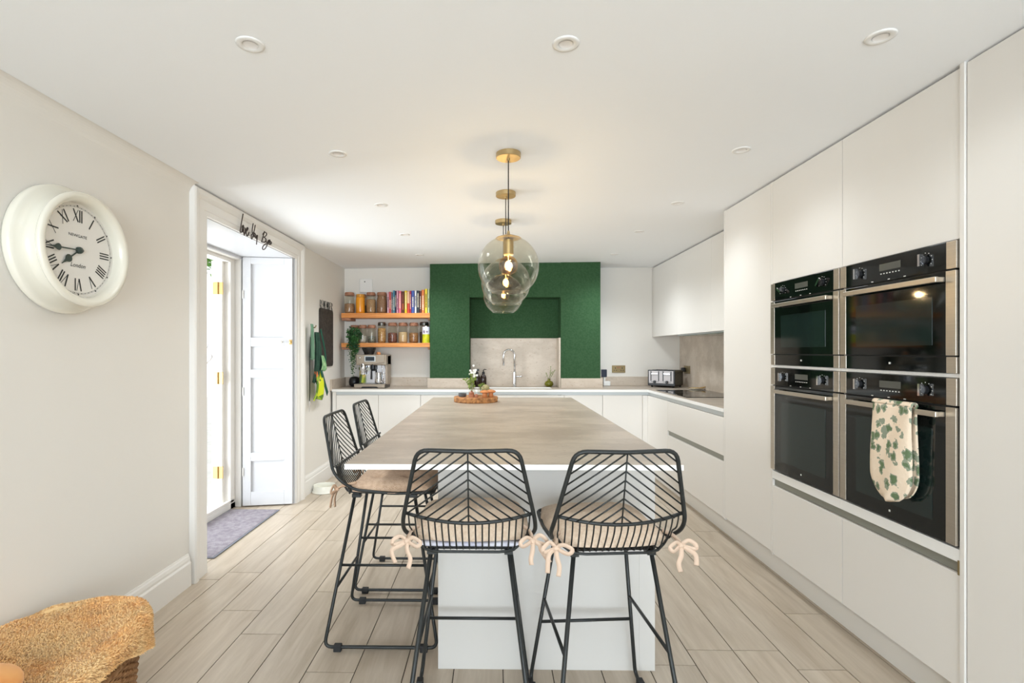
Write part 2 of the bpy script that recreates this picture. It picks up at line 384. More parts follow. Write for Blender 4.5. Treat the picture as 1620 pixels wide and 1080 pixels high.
# frame at the outer side of the deep doorway, threshold, panelled shutters
XF = -2.20
d = MB()
d.box((XF-.10, 4.24, 0), (XF, 4.36, 2.122)); d.box((XF-.10, DY0, 0), (XF, DY0+.12, 2.122)); d.box((XF-.10, DY0+.12, 2.065), (XF, 4.24, 2.122))
d.box((XF-.0, 4.31, 0), (XF+.05, 4.35, 2.122)); d.box((XF, 4.30, 2.095), (XF+.05, DY0+.02, 2.122))
d.box((XF-.16, DY0-.02, 0), (XF, 4.36, .05)); d.box((XF-.03, DY0, .05), (XF-.0, 4.3, .075))
d.box((XF-.14, 4.20, .05), (XF-.05, 4.25, 2.07))
struct(d.build('door_frame', M['trim'], bevel=.004)).name = 'trim_2'
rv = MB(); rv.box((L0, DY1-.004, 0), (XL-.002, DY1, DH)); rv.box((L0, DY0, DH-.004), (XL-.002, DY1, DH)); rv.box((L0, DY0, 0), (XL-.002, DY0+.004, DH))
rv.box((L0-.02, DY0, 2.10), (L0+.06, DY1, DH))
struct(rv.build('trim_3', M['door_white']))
# panelled shutter folded into the far reveal
sh = thing('panelled_shutter', 'white four panel shutter leaf folded against the far side of the doorway', 'shutter', (-2.10, 4.355, .008))
A_, B_ = Vector((-2.135, 4.335, 0)), Vector((-1.74, 4.405, 0)); U = (B_-A_); UL = U.length; U.normalize(); NN = Vector((U.y, -U.x, 0))
def shp(u, w, z): p = A_+U*u+NN*w; return (p.x, p.y, z)
b = MB()
def obox(b, u0, u1, w0, w1, z0, z1):
    vs = [shp(u, w, z) for z in (z0, z1) for u, w in ((u0, w0), (u1, w0), (u1, w1), (u0, w1))]
    b.add(vs, [(0,3,2,1), (4,5,6,7), (0,1,5,4), (1,2,6,5), (2,3,7,6), (3,0,4,7)])
zt = 2.118; st = .065
def pz(py): return on_y(425, py, 4.37)[2]
pan = [(pz(775), pz(727)), (pz(714), pz(597)), (pz(584), pz(548)), (pz(534), pz(419))]
obox(b, 0, st, 0, .036, .012, zt); obox(b, UL-st, UL, 0, .036, .012, zt)
zz = [.012]+[z for p in pan for z in p]+[zt]
for i in range(0, len(zz), 2): obox(b, st, UL-st, 0, .036, zz[i], zz[i+1])
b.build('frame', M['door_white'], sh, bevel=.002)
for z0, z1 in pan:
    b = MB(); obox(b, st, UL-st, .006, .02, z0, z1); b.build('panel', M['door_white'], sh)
kp = shp(UL-.085, .036, pz(541)); b = MB(); b.lathe([(.0, -.045), (.012, -.044), (.017, -.034), (.012, -.022), (.007, -.016), (.008, 0)], kp, 16, axis='y')
tag(b.build('knob', M['plastic_white'], sh, smooth=True), 'small round white knob')
kp = shp(UL-.012, .036, pz(541)); b = MB(); b.box((kp[0]-.012, kp[1]-.008, kp[2]-.02), (kp[0]+.012, kp[1]+.004, kp[2]+.02)); b.lathe([(0, -.02), (.009, -.018), (.011, -.008), (.01, 0)], kp, 12, axis='y')
tag(b.build('latch', M['gold'], sh, bevel=.002), 'small brass latch')
for z in (1.80, .98, .3):
    hp = shp(.004, .04, z); b = MB(); b.tube([(hp[0], hp[1], z-.035), (hp[0], hp[1], z+.035)], .005, 8); tag(b.build('hinge', M['trim'], sh), 'white painted hinge')

# glazed door leaf swung outwards, seen nearly edge on
dl = thing('glazed_door', 'white glazed door leaf swung open outside the doorway', 'door', (-2.30, 4.26, .06)); dl['kind'] = 'structure'; dl.name = 'door_1'
A_ = Vector((-2.315, 4.25, 0)); U = Vector((-.46, .888, 0)); U.normalize(); NN = Vector((U.y, -U.x, 0)); UL = .66
b = MB(); obox(b, 0, .09, -.022, .022, .06, 2.04); obox(b, UL-.09, UL, -.022, .022, .06, 2.04)
for z0, z1 in ((.06, .30), (.62, .68), (1.95, 2.04)): obox(b, .09, UL-.09, -.022, .022, z0, z1)
for z in (1.09, 1.47): obox(b, .09, UL-.09, -.012, .012, z, z+.025)
obox(b, UL/2-.012, UL/2+.012, -.012, .012, .68, 1.95)
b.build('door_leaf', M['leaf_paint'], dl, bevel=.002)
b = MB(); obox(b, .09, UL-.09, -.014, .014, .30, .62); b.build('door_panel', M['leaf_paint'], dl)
b = MB(); obox(b, .09, UL-.09, -.003, .003, .68, 1.95); tag(b.build('glass_pane', M['glass'], dl), 'clear glass pane')
hp = shp(UL-.05, .022, 1.37); b = MB(); b.tube([hp, (hp[0]+.05, hp[1]-.02, 1.37), (hp[0]+.06, hp[1]-.10, 1.37)], .008, 8); b.box((hp[0]-.005, hp[1]-.02, 1.30), (hp[0]+.008, hp[1]+.02, 1.44)); tag(b.build('door_handle', M['dark_chrome'], dl, bevel=.001), 'dark metal lever handle')
for py in (456, 598, 747):
    p = on_y(345, py, 4.196); b = MB(); b.box((p[0]-.042, 4.190, p[2]-.05), (p[0]-.002, 4.197, p[2]+.05)); b.box((p[0]+.004, 4.190, p[2]-.05), (p[0]+.042, 4.1995, p[2]+.05))
    b.tube([(p[0]+.001, 4.186, p[2]-.05), (p[0]+.001, 4.186, p[2]+.05)], .0065, 10); tag(b.build('hinge', M['gold'], dl, bevel=.001), 'polished brass butt hinge')
# heart ornament hanging on the leaf
hc_ = on_y(327, 566, 4.10); b = MB(); pts = []
for i in range(40):
    t = 2*PI*i/40; pts.append((hc_[0]+.0028*16*math.sin(t)**3, hc_[2]+.0028*(13*math.cos(t)-5*math.cos(2*t)-2*math.cos(3*t)-math.cos(4*t))))
n = 40; b.add([(x, hc_[1]-.008, z) for x, z in pts]+[(x, hc_[1]+.008, z) for x, z in pts], [tuple(range(n)), tuple(range(2*n-1, n-1, -1))]+[(i, (i+1) % n, n+(i+1) % n, n+i) for i in range(n)])
ht = thing('heart_ornament', 'pale grey hanging heart ornament in front of the open glazed door', 'ornament', hc_)
b.build('heart', mat('grey_heart', (206, 202, 198), .6), ht, bevel=.003)
b = MB(); b.tube([(hc_[0], hc_[1], hc_[2]+.02), (hc_[0], hc_[1], hc_[2]+.075), (hc_[0]-.02, hc_[1]+.06, 1.375)], .0015, 6); b.build('string', M['cord'], ht)

# outside ground and a tree beyond
b = MB(); b.box((-14, -4, -.22), (XL-.475, 16, -.12)); struct(b.build('ground_outside', M['paving']))
tr = thing('garden_tree', 'leafy green tree outside, its branch tips showing at the top of the open doorway', 'tree', (-6.2, 8.6, -.12))
b = MB(); b.tube(smooth_path([(-6.2, 8.6, -.12), (-6.15, 8.6, 1.2), (-5.9, 8.5, 2.4), (-5.2, 8.2, 3.2), (-4.6, 8.0, 3.3)], 5), [.12-.004*i for i in range(21)], 10); b.build('trunk', M['bark'], tr, smooth=True)
b = MB(); rr = random.Random(5)
for i in range(2600):
    t = rr.random(); c = Vector((-6.2+1.75*t, 8.6-.6*t, 3.86-.86*t)); r = (1.15-.62*t)*rr.random()**.4; v = Vector((rr.gauss(0,1), rr.gauss(0,1), rr.gauss(0,1))).normalized()*r; p = c+v
    a = Vector((rr.gauss(0,1), rr.gauss(0,1), rr.gauss(0,.5))).normalized(); q = a.cross(Vector((rr.gauss(0,1), rr.gauss(0,1), rr.gauss(0,1)))).normalized(); l = .055
    b.add([p, p+a*l+q*l*.45, p+a*l*2, p+a*l-q*l*.45], [(0,1,2,3)])
b.build('foliage', M['leaf_light'], tr)

# ------------------------------------------------------------------ ceiling lights
def downlight():
    t = thing('recessed_downlight', '', 'ceiling light', (0,0,0), 0, 'white recessed downlights in the ceiling')
    b = MB(); b.lathe([(.020, .012), (.022, -.001), (.026, -.0032), (.036, -.0030), (.042, -.0022), (.043, .001)], (0,0,0), 40); b.build('trim_ring', M['plastic_white'], t, smooth=True, local=True)
    b = MB(); b.lathe([(0, .0005), (.010, .0005), (.018, -.0005), (.0215, -.002)], (0,0,0), 32); b.build('lens', mat('frosted_lens', (238, 234, 230), .3), t, smooth=True, local=True)
    return t
DL = [(-.765, 1.594, 'leftmost of the three nearest'), (.226, 1.622, 'middle one of the three nearest'), (1.206, 1.617, 'rightmost of the three nearest'),
      (-.761, 2.483, 'left one of the second row, left of the brass canopies'), (1.205, 2.516, 'right one of the second row, left of the tall oven units'),
      (-.744, 3.357, 'third from the near end of the left row'), (1.214, 3.411, 'third from the near end of the right row'),
      (-.741, 4.215, 'fourth from the near end of the left row'), (1.186, 4.215, 'fourth from the near end of the right row'),
      (-.745, 5.102, 'farthest of the left row, in front of the green chimney breast'), (1.216, 5.201, 'farthest of the right row, beside the white wall cupboards')]
proto = None
for x, y, l in DL:
    lab = 'white recessed ceiling downlight, '+l
    if proto is None: proto = downlight(); proto['label'] = lab; o = proto
    else: o = dup(proto, (0,0,0), 0, lab)
    o.location = (x, y, zc(x)-.0008)
    l = bpy.data.lights.new('downlight_fill', 'SPOT'); l.energy = 7.5+2.8*max(0, y-1.6)**2.0; l.color = (.88, .95, 1.0); l.spot_size = 2.6; l.spot_blend = 1.0; l.shadow_soft_size = .12  # fill spot added at each fitting, stronger with depth to brighten the back
    lo = bpy.data.objects.new('downlight_fill', l); COL.objects.link(lo); lo.location = (x, y, zc(x)-.03)
# pendants
def pendant(loc, label):
    t = thing('globe_pendant', label, 'pendant light', loc, 0, 'glass globe pendants over the island')
    b = MB(); b.lathe([(0, 0), (.059, 0), (.0605, -.002), (.0605, -.024), (.058, -.0265), (.008, -.0265), (.008, -.036), (.005, -.038), (0, -.038)], (0,0,0), 48); b.build('ceiling_canopy', M['brass'], t, smooth=True, local=True, auto=.6)
    zg = 1.735-loc[2]
    b = MB(); b.tube([(0, 0, -.03), (0, 0, zg+.165)], .0028, 8); b.build('cord', M['cord'], t, local=True)
    b = MB(); b.lathe([(0, .175), (.006, .174), (.008, .158), (.03, .1515), (.058, .142), (.064, .137), (.03, .136), (.014, .132), (.0255, .13), (.0255, .06), (.022, .056), (0, .056)], (0, 0, zg), 40); b.build('lamp_holder', M['brass'], t, smooth=True, local=True, auto=.6)
    prof = [(.15*math.sin(a), .15*math.cos(a)) for a in [.30+(PI-.30-.585)*i/40 for i in range(41)]]
    inner = [(r*.987, h*.987) for r, h in prof[::-1]]
    b = MB(); b.lathe(prof+[(prof[-1][0]*1.0, prof[-1][1]-.0015)]+inner, (0, 0, zg), 56); b.build('glass_globe', M['glass'], t, smooth=True, local=True)
    b = MB(); pr = [(.012, .058), (.016, .05)]+[(.047*math.sin(a), .006+.047*math.cos(a)) for a in [.38+(PI-.38)*i/20 for i in range(21)]]; b.lathe(pr, (0,0,zg), 32); bu = b.build('bulb', M['bulb_glass'], t, smooth=True, local=True)
    b = MB(); pts = [(.012*math.cos(a*1.0)*(1-.3*math.sin(a/7)), .012*math.sin(a), zg+.032-.002*a) for a in [i*.45 for i in range(60)]]; b.tube(pts, .0009, 5); b.tube([(0,0,zg+.055), (.0, .0, zg-.02)], .0014, 5); b.build('filament', M['filament'], bu, local=True)
    l = bpy.data.lights.new('bulb_light', 'POINT'); l.energy = 2.4; l.color = (1, .97, .92); l.shadow_soft_size = .018
    lo = bpy.data.objects.new('bulb_light', l); COL.objects.link(lo); lo.location = (loc[0], loc[1], loc[2]+zg-.0)
    return t
for (x, y, s) in ((.069, 2.51, 'nearest'), (.070, 3.13, 'middle'), (.067, 3.80, 'farthest')):
    pendant((x, y, zc(x)), 'clear glass globe pendant on a black cord with brass canopy, %s of the three' % s)

# ------------------------------------------------------------------ fitted kitchen
XW = 1.604       # front face of the right hand run
def front(b, a, c): b.box(a, c)
ZTOP = 2.297
def unit(name, label, loc, group=None, cat='kitchen unit'): return thing(name, label, cat, loc, 0, group)
def xdoor(u, y0, y1, z0, z1, name='door', x=XW, m='cab', g=.0016):
    b = MB(); b.box((x, y0+g, z0+g), (x+.019, y1-g, z1-g)); return b.build(name, M[m], u, bevel=.0012)
# nearest tall panel (in front of the ovens, at the right edge of the picture)
u = unit('tall_cabinet', 'tall plain white cabinet at the right edge, nearest the camera', (XW+.02, 1.2, 0), 'tall larder units')
b = MB(); b.box((XW-.006, 1.765, .0), (XR, 1.783, zc(XW)+.0)); b.build('end_panel', M['cab'], u, bevel=.001)
b = MB(); b.box((XW+.02, .58, .10), (XR, 1.765, ZTOP)); b.build('carcass', M['cab'], u)
xdoor(u, 1.172, 1.763, .02, ZTOP+.004); xdoor(u, .58, 1.172, .02, ZTOP+.004)
# oven tower (two cabinets, each housing two ovens)
OY = [(1.785, 2.385), (2.385, 2.975)]
for i, (y0, y1) in enumerate(OY):
    u = unit('oven_housing', ['white housing cabinet of the nearer pair of ovens', 'white housing cabinet of the farther pair of ovens'][i], (XW+.3, (y0+y1)/2, 0), 'oven housing cabinets')
    b = MB(); b.box((XW+.021, y0, .15), (XR-.002, y0+.018, ZTOP)); b.box((XW+.021, y1-.018, .15), (XR-.002, y1, ZTOP))
    for z in (.15, .60, 1.223, 1.706, ZTOP-.018): b.box((XW+.021, y0, z), (XR-.002, y1, z+.018))
    b.box((XR-.02, y0, .15), (XR-.002, y1, ZTOP)); b.build('carcass', M['cab'], u)
    xdoor(u, y0, y1, 1.707, ZTOP); tag(xdoor(u, y0, y1, .155, .552, 'drawer_front'), 'deep white drawer front')
    b = MB(); b.box((XW-.001, y0, 1.228), (XW+.02, y1, 1.242)); b.build('divider_strip', M['edge'], u, bevel=.001)
    b = MB(); b.box((XW-.004, y0, .592), (XW+.02, y1, .637)); b.build('lower_rail', M['edge'], u, bevel=.0015)
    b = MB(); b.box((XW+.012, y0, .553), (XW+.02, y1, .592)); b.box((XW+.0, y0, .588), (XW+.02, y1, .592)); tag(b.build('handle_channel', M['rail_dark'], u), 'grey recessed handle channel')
    if i == 0: b = MB(); b.box((XW-.008, 1.783, .55), (XW+.002, 1.789, .60)); tag(b.build('channel_end_cap', M['bronze'], u), 'bronze end cap')
# tall unit between ovens and worktop
u = unit('tall_cabinet', 'tall white larder cabinet between the ovens and the hob worktop', (XW+.3, 3.29, 0), 'tall larder units')
b = MB(); b.box((XW+.0, 2.975, .15), (XR-.002, 2.993, ZTOP)); b.box((XW+.0, 3.586, .15), (XR-.002, 3.604, ZTOP)); b.box((XW+.021, 2.993, .15), (XR-.002, 3.586, ZTOP)); b.build('carcass', M['cab'], u, bevel=.001)
xdoor(u, 2.993, 3.586, .163, ZTOP)
# plinth
b = MB(); b.box((1.679, .58, 0), (1.70, 5.46, .149)); struct(b.build('trim_4', M['plinth']))
b = MB(); b.box((XL+.02, 5.44, 0), (1.679, 5.46, .149)); struct(b.build('trim_5', M['plinth']))
# drawers under the hob
u = unit('drawer_unit', 'white two drawer base unit under the hob', (XW+.3, 4.18, 0), 'base units of the right run')
b = MB(); b.box((XW+.021, 3.605, .15), (XR-.002, 4.762, .893)); b.build('carcass', M['cab'], u)
xdoor(u, 3.605, 4.762, .155, .548, 'drawer_front'); xdoor(u, 3.605, 4.762, .588, .858, 'drawer_front')
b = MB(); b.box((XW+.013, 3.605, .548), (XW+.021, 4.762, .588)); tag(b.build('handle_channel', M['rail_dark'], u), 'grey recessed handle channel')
u = unit('corner_base_unit', 'white blank corner base unit right of the back wall doors', (XW+.3, 5.0, 0), 'base units of the right run')
b = MB(); b.box((XW+.021, 4.764, .15), (XR-.002, 5.9, .893)); b.build('carcass', M['cab'], u)
b = MB(); b.box((XW, 4.764, .155), (XW+.019, 5.378, .858)); b.build('panel', M['cab'], u, bevel=.001)
b = MB(); b.box((XW+.010, 3.605, .861), (XW+.021, 5.40, .894)); tag(b.build('handle_channel', M['rail']), 'pale aluminium handle channel under the right hand worktop', 'handle rail', 'aluminium handle channels')
b = MB(); b.box((-1.70, 5.39, .861), (XW+.01, 5.40, .894)); tag(b.build('handle_channel', M['rail']), 'pale aluminium handle channel under the back worktop', 'handle rail', 'aluminium handle channels')
YF = 5.378
sx = [-1.668, -1.221, -.776, -.311, .231, .733, 1.134, 1.548]
bl = ['leftmost, under the coffee machine', 'second from the left, under the jar shelves', 'third from the left', 'under the left half of the sink', 'under the right half of the sink', 'second from the right, right of the sink', 'rightmost, beside the corner']
for i in range(7):
    u = unit('base_cabinet', 'white handleless base cabinet along the back wall, '+bl[i], ((sx[i]+sx[i+1])/2, 5.5, 0), 'base cabinets along the back wall')
    b = MB(); b.box((sx[i]+.001, YF+.021, .15), (sx[i+1]-.001, 5.62, .88 if i not in (3, 4) else .70)); b.build('carcass', M['cab'], u)
    b = MB(); b.box((sx[i]+.0016, YF, .155), (sx[i+1]-.0016, YF+.019, .858)); b.build('door', M['cab'], u, bevel=.0012)
b = MB(); b.box((-1.708, YF, 0), (-1.67, YF+.02, .892)); b.box((1.55, YF, .155), (XW+.0, YF+.02, .858)); struct(b.build('trim_6', M['cab'], bevel=.001))
# worktops
def top_mat(o):
    for p in o.data.polygons: p.material_index = 0 if p.normal.z > .5 else 1
    return o
b = MB()
for a, c in (((-1.709, 5.36), (-.711, 5.888)), ((-.711, 5.36), (-.272, 5.638)), ((-.272, 5.36), (-.22, 5.87)), ((-.22, 5.36), (.62, 5.50)), ((-.22, 5.70), (.62, 5.87)), ((.62, 5.36), (.729, 5.87)), ((.729, 5.36), (1.167, 5.638)), ((1.167, 5.36), (XW-.004, 6.058)), ((XW-.004, 3.606), (2.198, 6.058))):
    b.box((*a, .895), (*c, .92))
wt = top_mat(b.build('worktop', [M['stone'], M['edge']])); tag(wt, 'beige stone effect L shaped worktop with white edge along the back and right walls', 'worktop')
b = MB()
b.box((-.222, 5.498, .72), (.622, 5.702, .73)); b.box((-.222, 5.49, .72), (.622, 5.50, .894)); b.box((-.222, 5.70, .72), (.622, 5.71, .894)); b.box((-.232, 5.49, .72), (-.222, 5.71, .894)); b.box((.622, 5.49, .72), (.632, 5.71, .894))
tag(b.build('sink_basin', M['edge']), 'pale undermounted sink basin in the back worktop', 'sink')
# upstands and splashbacks
def up(label, a, c, m='splash', name='upstand', cat='upstand'):
    b = MB(); b.box(a, c); return tag(b.build(name, M[m], bevel=.0012), label, cat)
up('beige upstand behind the coffee machine in the left alcove', (-1.71, 5.868, .92), (-.712, 5.889, 1.022))
up('short beige upstand on the left wall at the worktop end', (-1.729, 5.36, .905), (-1.71, 5.888, 1.022))
up('pale upstand at the foot of the left green pier', (-.735, 5.618, .92), (-.272, 5.639, 1.024))
up('pale upstand at the foot of the right green pier', (.73, 5.618, .92), (1.186, 5.639, 1.024))
up('beige upstand under the brass socket in the right alcove', (1.19, 6.04, .92), (2.18, 6.059, 1.022))
up('beige stone splashback behind the tap in the chimney recess', (-.271, 5.852, .92), (.729, 5.871, 1.469), name='splashback', cat='splashback')
up('narrow beige splashback on the right side of the tap recess', (.712, 5.645, .92), (.7295, 5.852, 1.469), name='splashback', cat='splashback')
up('beige stone splashback along the right wall behind the hob', (2.181, 3.606, .92), (2.199, 6.058, 1.50), name='splashback', cat='splashback')
# wall cupboards
sy = [3.61, 4.42, 5.24, 6.055]
for i in range(3):
    u = unit('wall_cupboard', ['white handleless wall cupboard next to the tall larder cabinet', 'white handleless wall cupboard above the hob', 'white handleless wall cupboard in the back right corner'][i], (2.0, (sy[i]+sy[i+1])/2, 1.49), 'white wall cupboards', 'cupboard')
    b = MB(); b.box((1.881, sy[i]+.0005, 1.502), (2.198, sy[i+1]-.0005, 2.29)); b.build('carcass', M['cab'], u)
    b = MB(); b.box((1.86, sy[i]+.0006, 1.49), (1.879, sy[i+1]-.0006, 2.296)); b.build('door', M['cab'], u, bevel=.001)
u = thing('extractor_hood', 'slim built-in extractor with a dark glass underside below the wall cupboards', 'extractor', (2.0, 4.6, 1.49))
b = MB(); b.box((1.885, 3.63, 1.478), (2.16, 5.3, 1.501)); b.build('body', M['rail'], u, bevel=.002)
b = MB(); b.box((1.90, 3.7, 1.473), (2.14, 5.2, 1.478)); b.build('glass_panel', mat('extractor_glass', (96, 120, 108), .1), u)

# ------------------------------------------------------------------ ovens
def oven(name, label, y0, y1, z0, z1, zp, zd, style):
    """zp: bottom of the control panel, zd: bottom of the door"""
    xo = XW-.012; y0 += .0035; y1 -= .0035
    u = thing(name, label, 'oven', (XW+.2, (y0+y1)/2, z0), 0, 'built-in black glass ovens')
    b = MB(); b.box((XW+.001, y0+.02, z0+.018), (XW+.5, y1-.02, z1-.004)); b.build('body', M['plastic_black'], u)
    w = .040
    b = MB(); b.box((xo, y0+w, zp), (XW, y1-w, z1)); cp = b.build('control_panel', M['black_glass'], u, bevel=.001)
    for q in ((y0, y0+w), (y1-w, y1)):
        b = MB(); b.box((xo, q[0], zp+.001), (XW+.0, q[1], z1)); b.build('panel_side_trim', M['steel'], u, bevel=.001)
        b = MB(); b.box((xo-.002, q[0], zd+.003), (XW-.004, q[1], zp-.006)); b.build('door_side_trim', M['steel'], u, bevel=.001)
        if zd > z0+.02:
            b = MB(); b.box((xo, q[0], z0), (XW, q[1], zd-.002)); b.build('lower_side_trim', M['steel'], u, bevel=.001)
    if zd > z0+.02:
        b = MB(); b.box((xo+.001, y0+w, z0), (XW, y1-w, zd-.002)); b.build('lower_panel', M['black_glass'], u, bevel=.001)
    b = MB(); b.box((xo-.001, y0+w, zd+.003), (XW-.004, y1-w, zp-.006)); dr = b.build('door', M['black_glass'], u, bevel=.001)
    zm = (zd+zp)/2
    b = MB(); b.box((xo-.0022, y0+.095, zd+(zp-zd)*.13), (xo-.0008, y1-.105, zp-.09)); tag(b.build('window', M['oven_inner'], dr, bevel=.0003), 'lighter inner door window')
    # handle
    hz = zp-.033
    b = MB(); b.box((xo-.036, y0+.042, hz-.010), (xo-.024, y1-.070, hz+.010)); 
    for yy in (y0+.044, y1-.088): b.box((xo-.026, yy, hz-.009), (xo+.0, yy+.014, hz+.009))
    b.build('handle', M['steel'], u, bevel=.002)
    # display, knobs, icons
    zc_ = (zp+z1)/2; L = y1-y0; yc = (y0+y1)/2
    b = MB(); b.box((xo-.0012, yc-.055, zc_-.006), (xo+.001, yc+.055, zc_+.022)); b.build('display', M['display'], cp)
    b = MB()
    for k in range(7): b.box((xo-.0012, yc-.05+k*.0155, zc_-.020), (xo, yc-.044+k*.0155, zc_-.016))
    for s in ((yc-.17), (yc+.17)):
        for a in range(9):
            t = -.6+a*(PI+1.2)/8; b.box((xo-.0012, s+.030*math.cos(t)-.0012, zc_+.027*math.sin(t)-.0012), (xo, s+.030*math.cos(t)+.0012, zc_+.027*math.sin(t)+.0012))
    for s in (-.08, 0, .09): b.box((xo-.0012, yc+s, zp+.003), (xo, yc+s+.01, zp+.006))
    b.build('icons', M['mark'], cp)
    for s, st in ((yc-.17, style), (yc+.17, style)):
        b = MB()
        if st:  # levers turned away from upright
            tl = .7 if s < yc else -1.0
            b.lathe([(.017, 0), (.017, -.012), (.014, -.014), (0, -.014)], (xo, s, zc_), 20, axis='x', mi=1)
            c, q = math.cos(tl), math.sin(tl)
            vs = [(x, s+a_*c-d_*q, zc_+a_*q+d_*c) for x in (xo-.026, xo-.012) for a_, d_ in ((-.005, -.022), (.005, -.022), (.005, .022), (-.005, .022))]
            b.add(vs, [(0,3,2,1), (4,5,6,7), (0,1,5,4), (1,2,6,5), (2,3,7,6), (3,0,4,7)], 0)
        else:
            b.lathe([(.016, 0), (.016, -.010), (.013, -.012), (0, -.012)], (xo, s, zc_), 20, axis='x', mi=1); b.box((xo-.026, s-.0045, zc_-.022), (xo-.011, s+.0045, zc_+.022), 0)
        b.build('knob', [M['chrome'], M['plastic_black']], u, smooth=False)
    b = MB(); b.box((xo-.002, yc-.004, (z0+zd)/2-.004 if zd > z0+.02 else zd+.03), (xo, yc+.004, (z0+zd)/2+.004 if zd > z0+.02 else zd+.038)); b.build('emblem', M['mark'], dr)
    return u
oven('built_in_oven', 'upper black glass oven of the nearer stack', 1.785, 2.385, 1.243, 1.704, 1.607, 1.302, 0)
oven('built_in_oven', 'upper black glass oven of the farther stack', 2.385, 2.975, 1.243, 1.704, 1.607, 1.302, 1)
oven('built_in_oven', 'lower black glass oven of the nearer stack, oven gloves over its handle', 1.785, 2.385, .639, 1.226, 1.130, .645, 0)
oven('built_in_oven', 'lower black glass oven of the farther stack with a clear handle', 2.385, 2.975, .639, 1.226, 1.130, .645, 0)

# double oven glove hanging folded over the handle
gl = thing('oven_glove', 'cream double oven glove with green leaf print hanging over the lower oven handle', 'oven glove', (XW-.06, 2.02, 1.10))
HX = XW-.012-.030
def glove(y0, y1, zb, out, side):
    b = MB()
    def fn(u, v):
        # v: 0 bottom .. 1 top
        z = zb+(1.112-zb)*v; w = 1.0
        if v < .25: w = math.sqrt(max(0, 1-((.25-v)/.25)**2))*.86+.14*(v/.25)
        yc = (y0+y1)/2; y = yc+(u-.5)*(y1-y0)*w
        x = HX-side*(.009+.012*(1-(2*u-1)**2)**.5*(.4+.6*min(1, (1-v)*3)))-out*(1-v)*.5+.004*math.sin(u*9+v*5)
        return (x, y, z)
    b.grid(fn, 18, 30); return b
fr = glove(1.925, 2.125, .735, .012, 1); fr.grid(lambda u, v: (HX+.011*math.cos(PI*v)*-1, 1.925+.2*u, 1.112+.014*math.sin(PI*v)), 18, 8)
bk = glove(1.915, 2.06, .755, -.0, -.25)
def leafprint():
    m = mat('leaf_print_cotton', (226, 206, 180), .9, spec=.1, bump=(60, .3)); nt = m.node_tree; bs = nt.nodes['Principled BSDF']
    tc = nt.nodes.new('ShaderNodeTexCoord'); mp = nt.nodes.new('ShaderNodeMapping'); mp.inputs['Scale'].default_value = (.2, 1.3, 1); vo = nt.nodes.new('ShaderNodeTexVoronoi'); vo.inputs['Scale'].default_value = 23; vo.inputs['Randomness'].default_value = .8
    no = nt.nodes.new('ShaderNodeTexNoise'); no.inputs['Scale'].default_value = 55; no.inputs['Detail'].default_value = 3
    va = nt.nodes.new('ShaderNodeVectorMath'); va.operation = 'MULTIPLY_ADD'; va.inputs[1].default_value = (.035, .035, .035)
    nt.links.new(tc.outputs['Object'], no.inputs[0]); nt.links.new(no.outputs['Color'], va.inputs[0]); nt.links.new(tc.outputs['Object'], va.inputs[2])
    nt.links.new(va.outputs[0], mp.inputs[0]); nt.links.new(mp.outputs[0], vo.inputs['Vector'])
    ad = nt.nodes.new('ShaderNodeMath'); ad.operation = 'MULTIPLY_ADD'; ad.inputs[1].default_value = .30; nt.links.new(no.outputs[0], ad.inputs[0]); nt.links.new(vo.outputs['Distance'], ad.inputs[2])
    r = nt.nodes.new('ShaderNodeValToRGB'); r.color_ramp.interpolation = 'CONSTANT'
    r.color_ramp.elements[0].color = (*lin((106, 124, 92)), 1); r.color_ramp.elements[1].position = .60; r.color_ramp.elements[1].color = (*lin((236, 216, 192)), 1)
    e = r.color_ramp.elements.new(.45); e.color = (*lin((146, 152, 132)), 1)
    nt.links.new(ad.outputs[0], r.inputs[0]); nt.links.new(r.outputs[0], bs.inputs['Base Color']); return m
M['leafprint'] = leafprint()
fr.build('front_glove', M['leafprint'], gl, smooth=True, solid=.006); bk.build('back_glove', M['leafprint'], gl, smooth=True, solid=.004)

# ------------------------------------------------------------------ island
u = thing('kitchen_island', 'white kitchen island with a long beige stone effect top', 'island', (.218, 3.29, 0))
b = MB(); b.box((-.533, 1.811, .9), (.667, 4.446, .92)); top_mat(b.build('tabletop', [M['stone'], M['edge']], u, bevel=.001))
b = MB(); b.box((-.234, 2.126, 0), (.600, 2.146, .8995)); b.build('end_panel', M['island_white'], u, bevel=.001)
b = MB(); b.box((.600, 2.126, 0), (.664, 2.146, .8995)); b.box((-.234, 2.147, 0), (.655, 4.44, .8995)); b.build('carcass', M['island_white'], u, bevel=.0006)
for k in range(4):
    y0 = 2.150+k*.572; b = MB(); b.box((.645, y0+.002, .10), (.664, y0+.570, .86)); b.build('door', M['island_white'], u, bevel=.001)

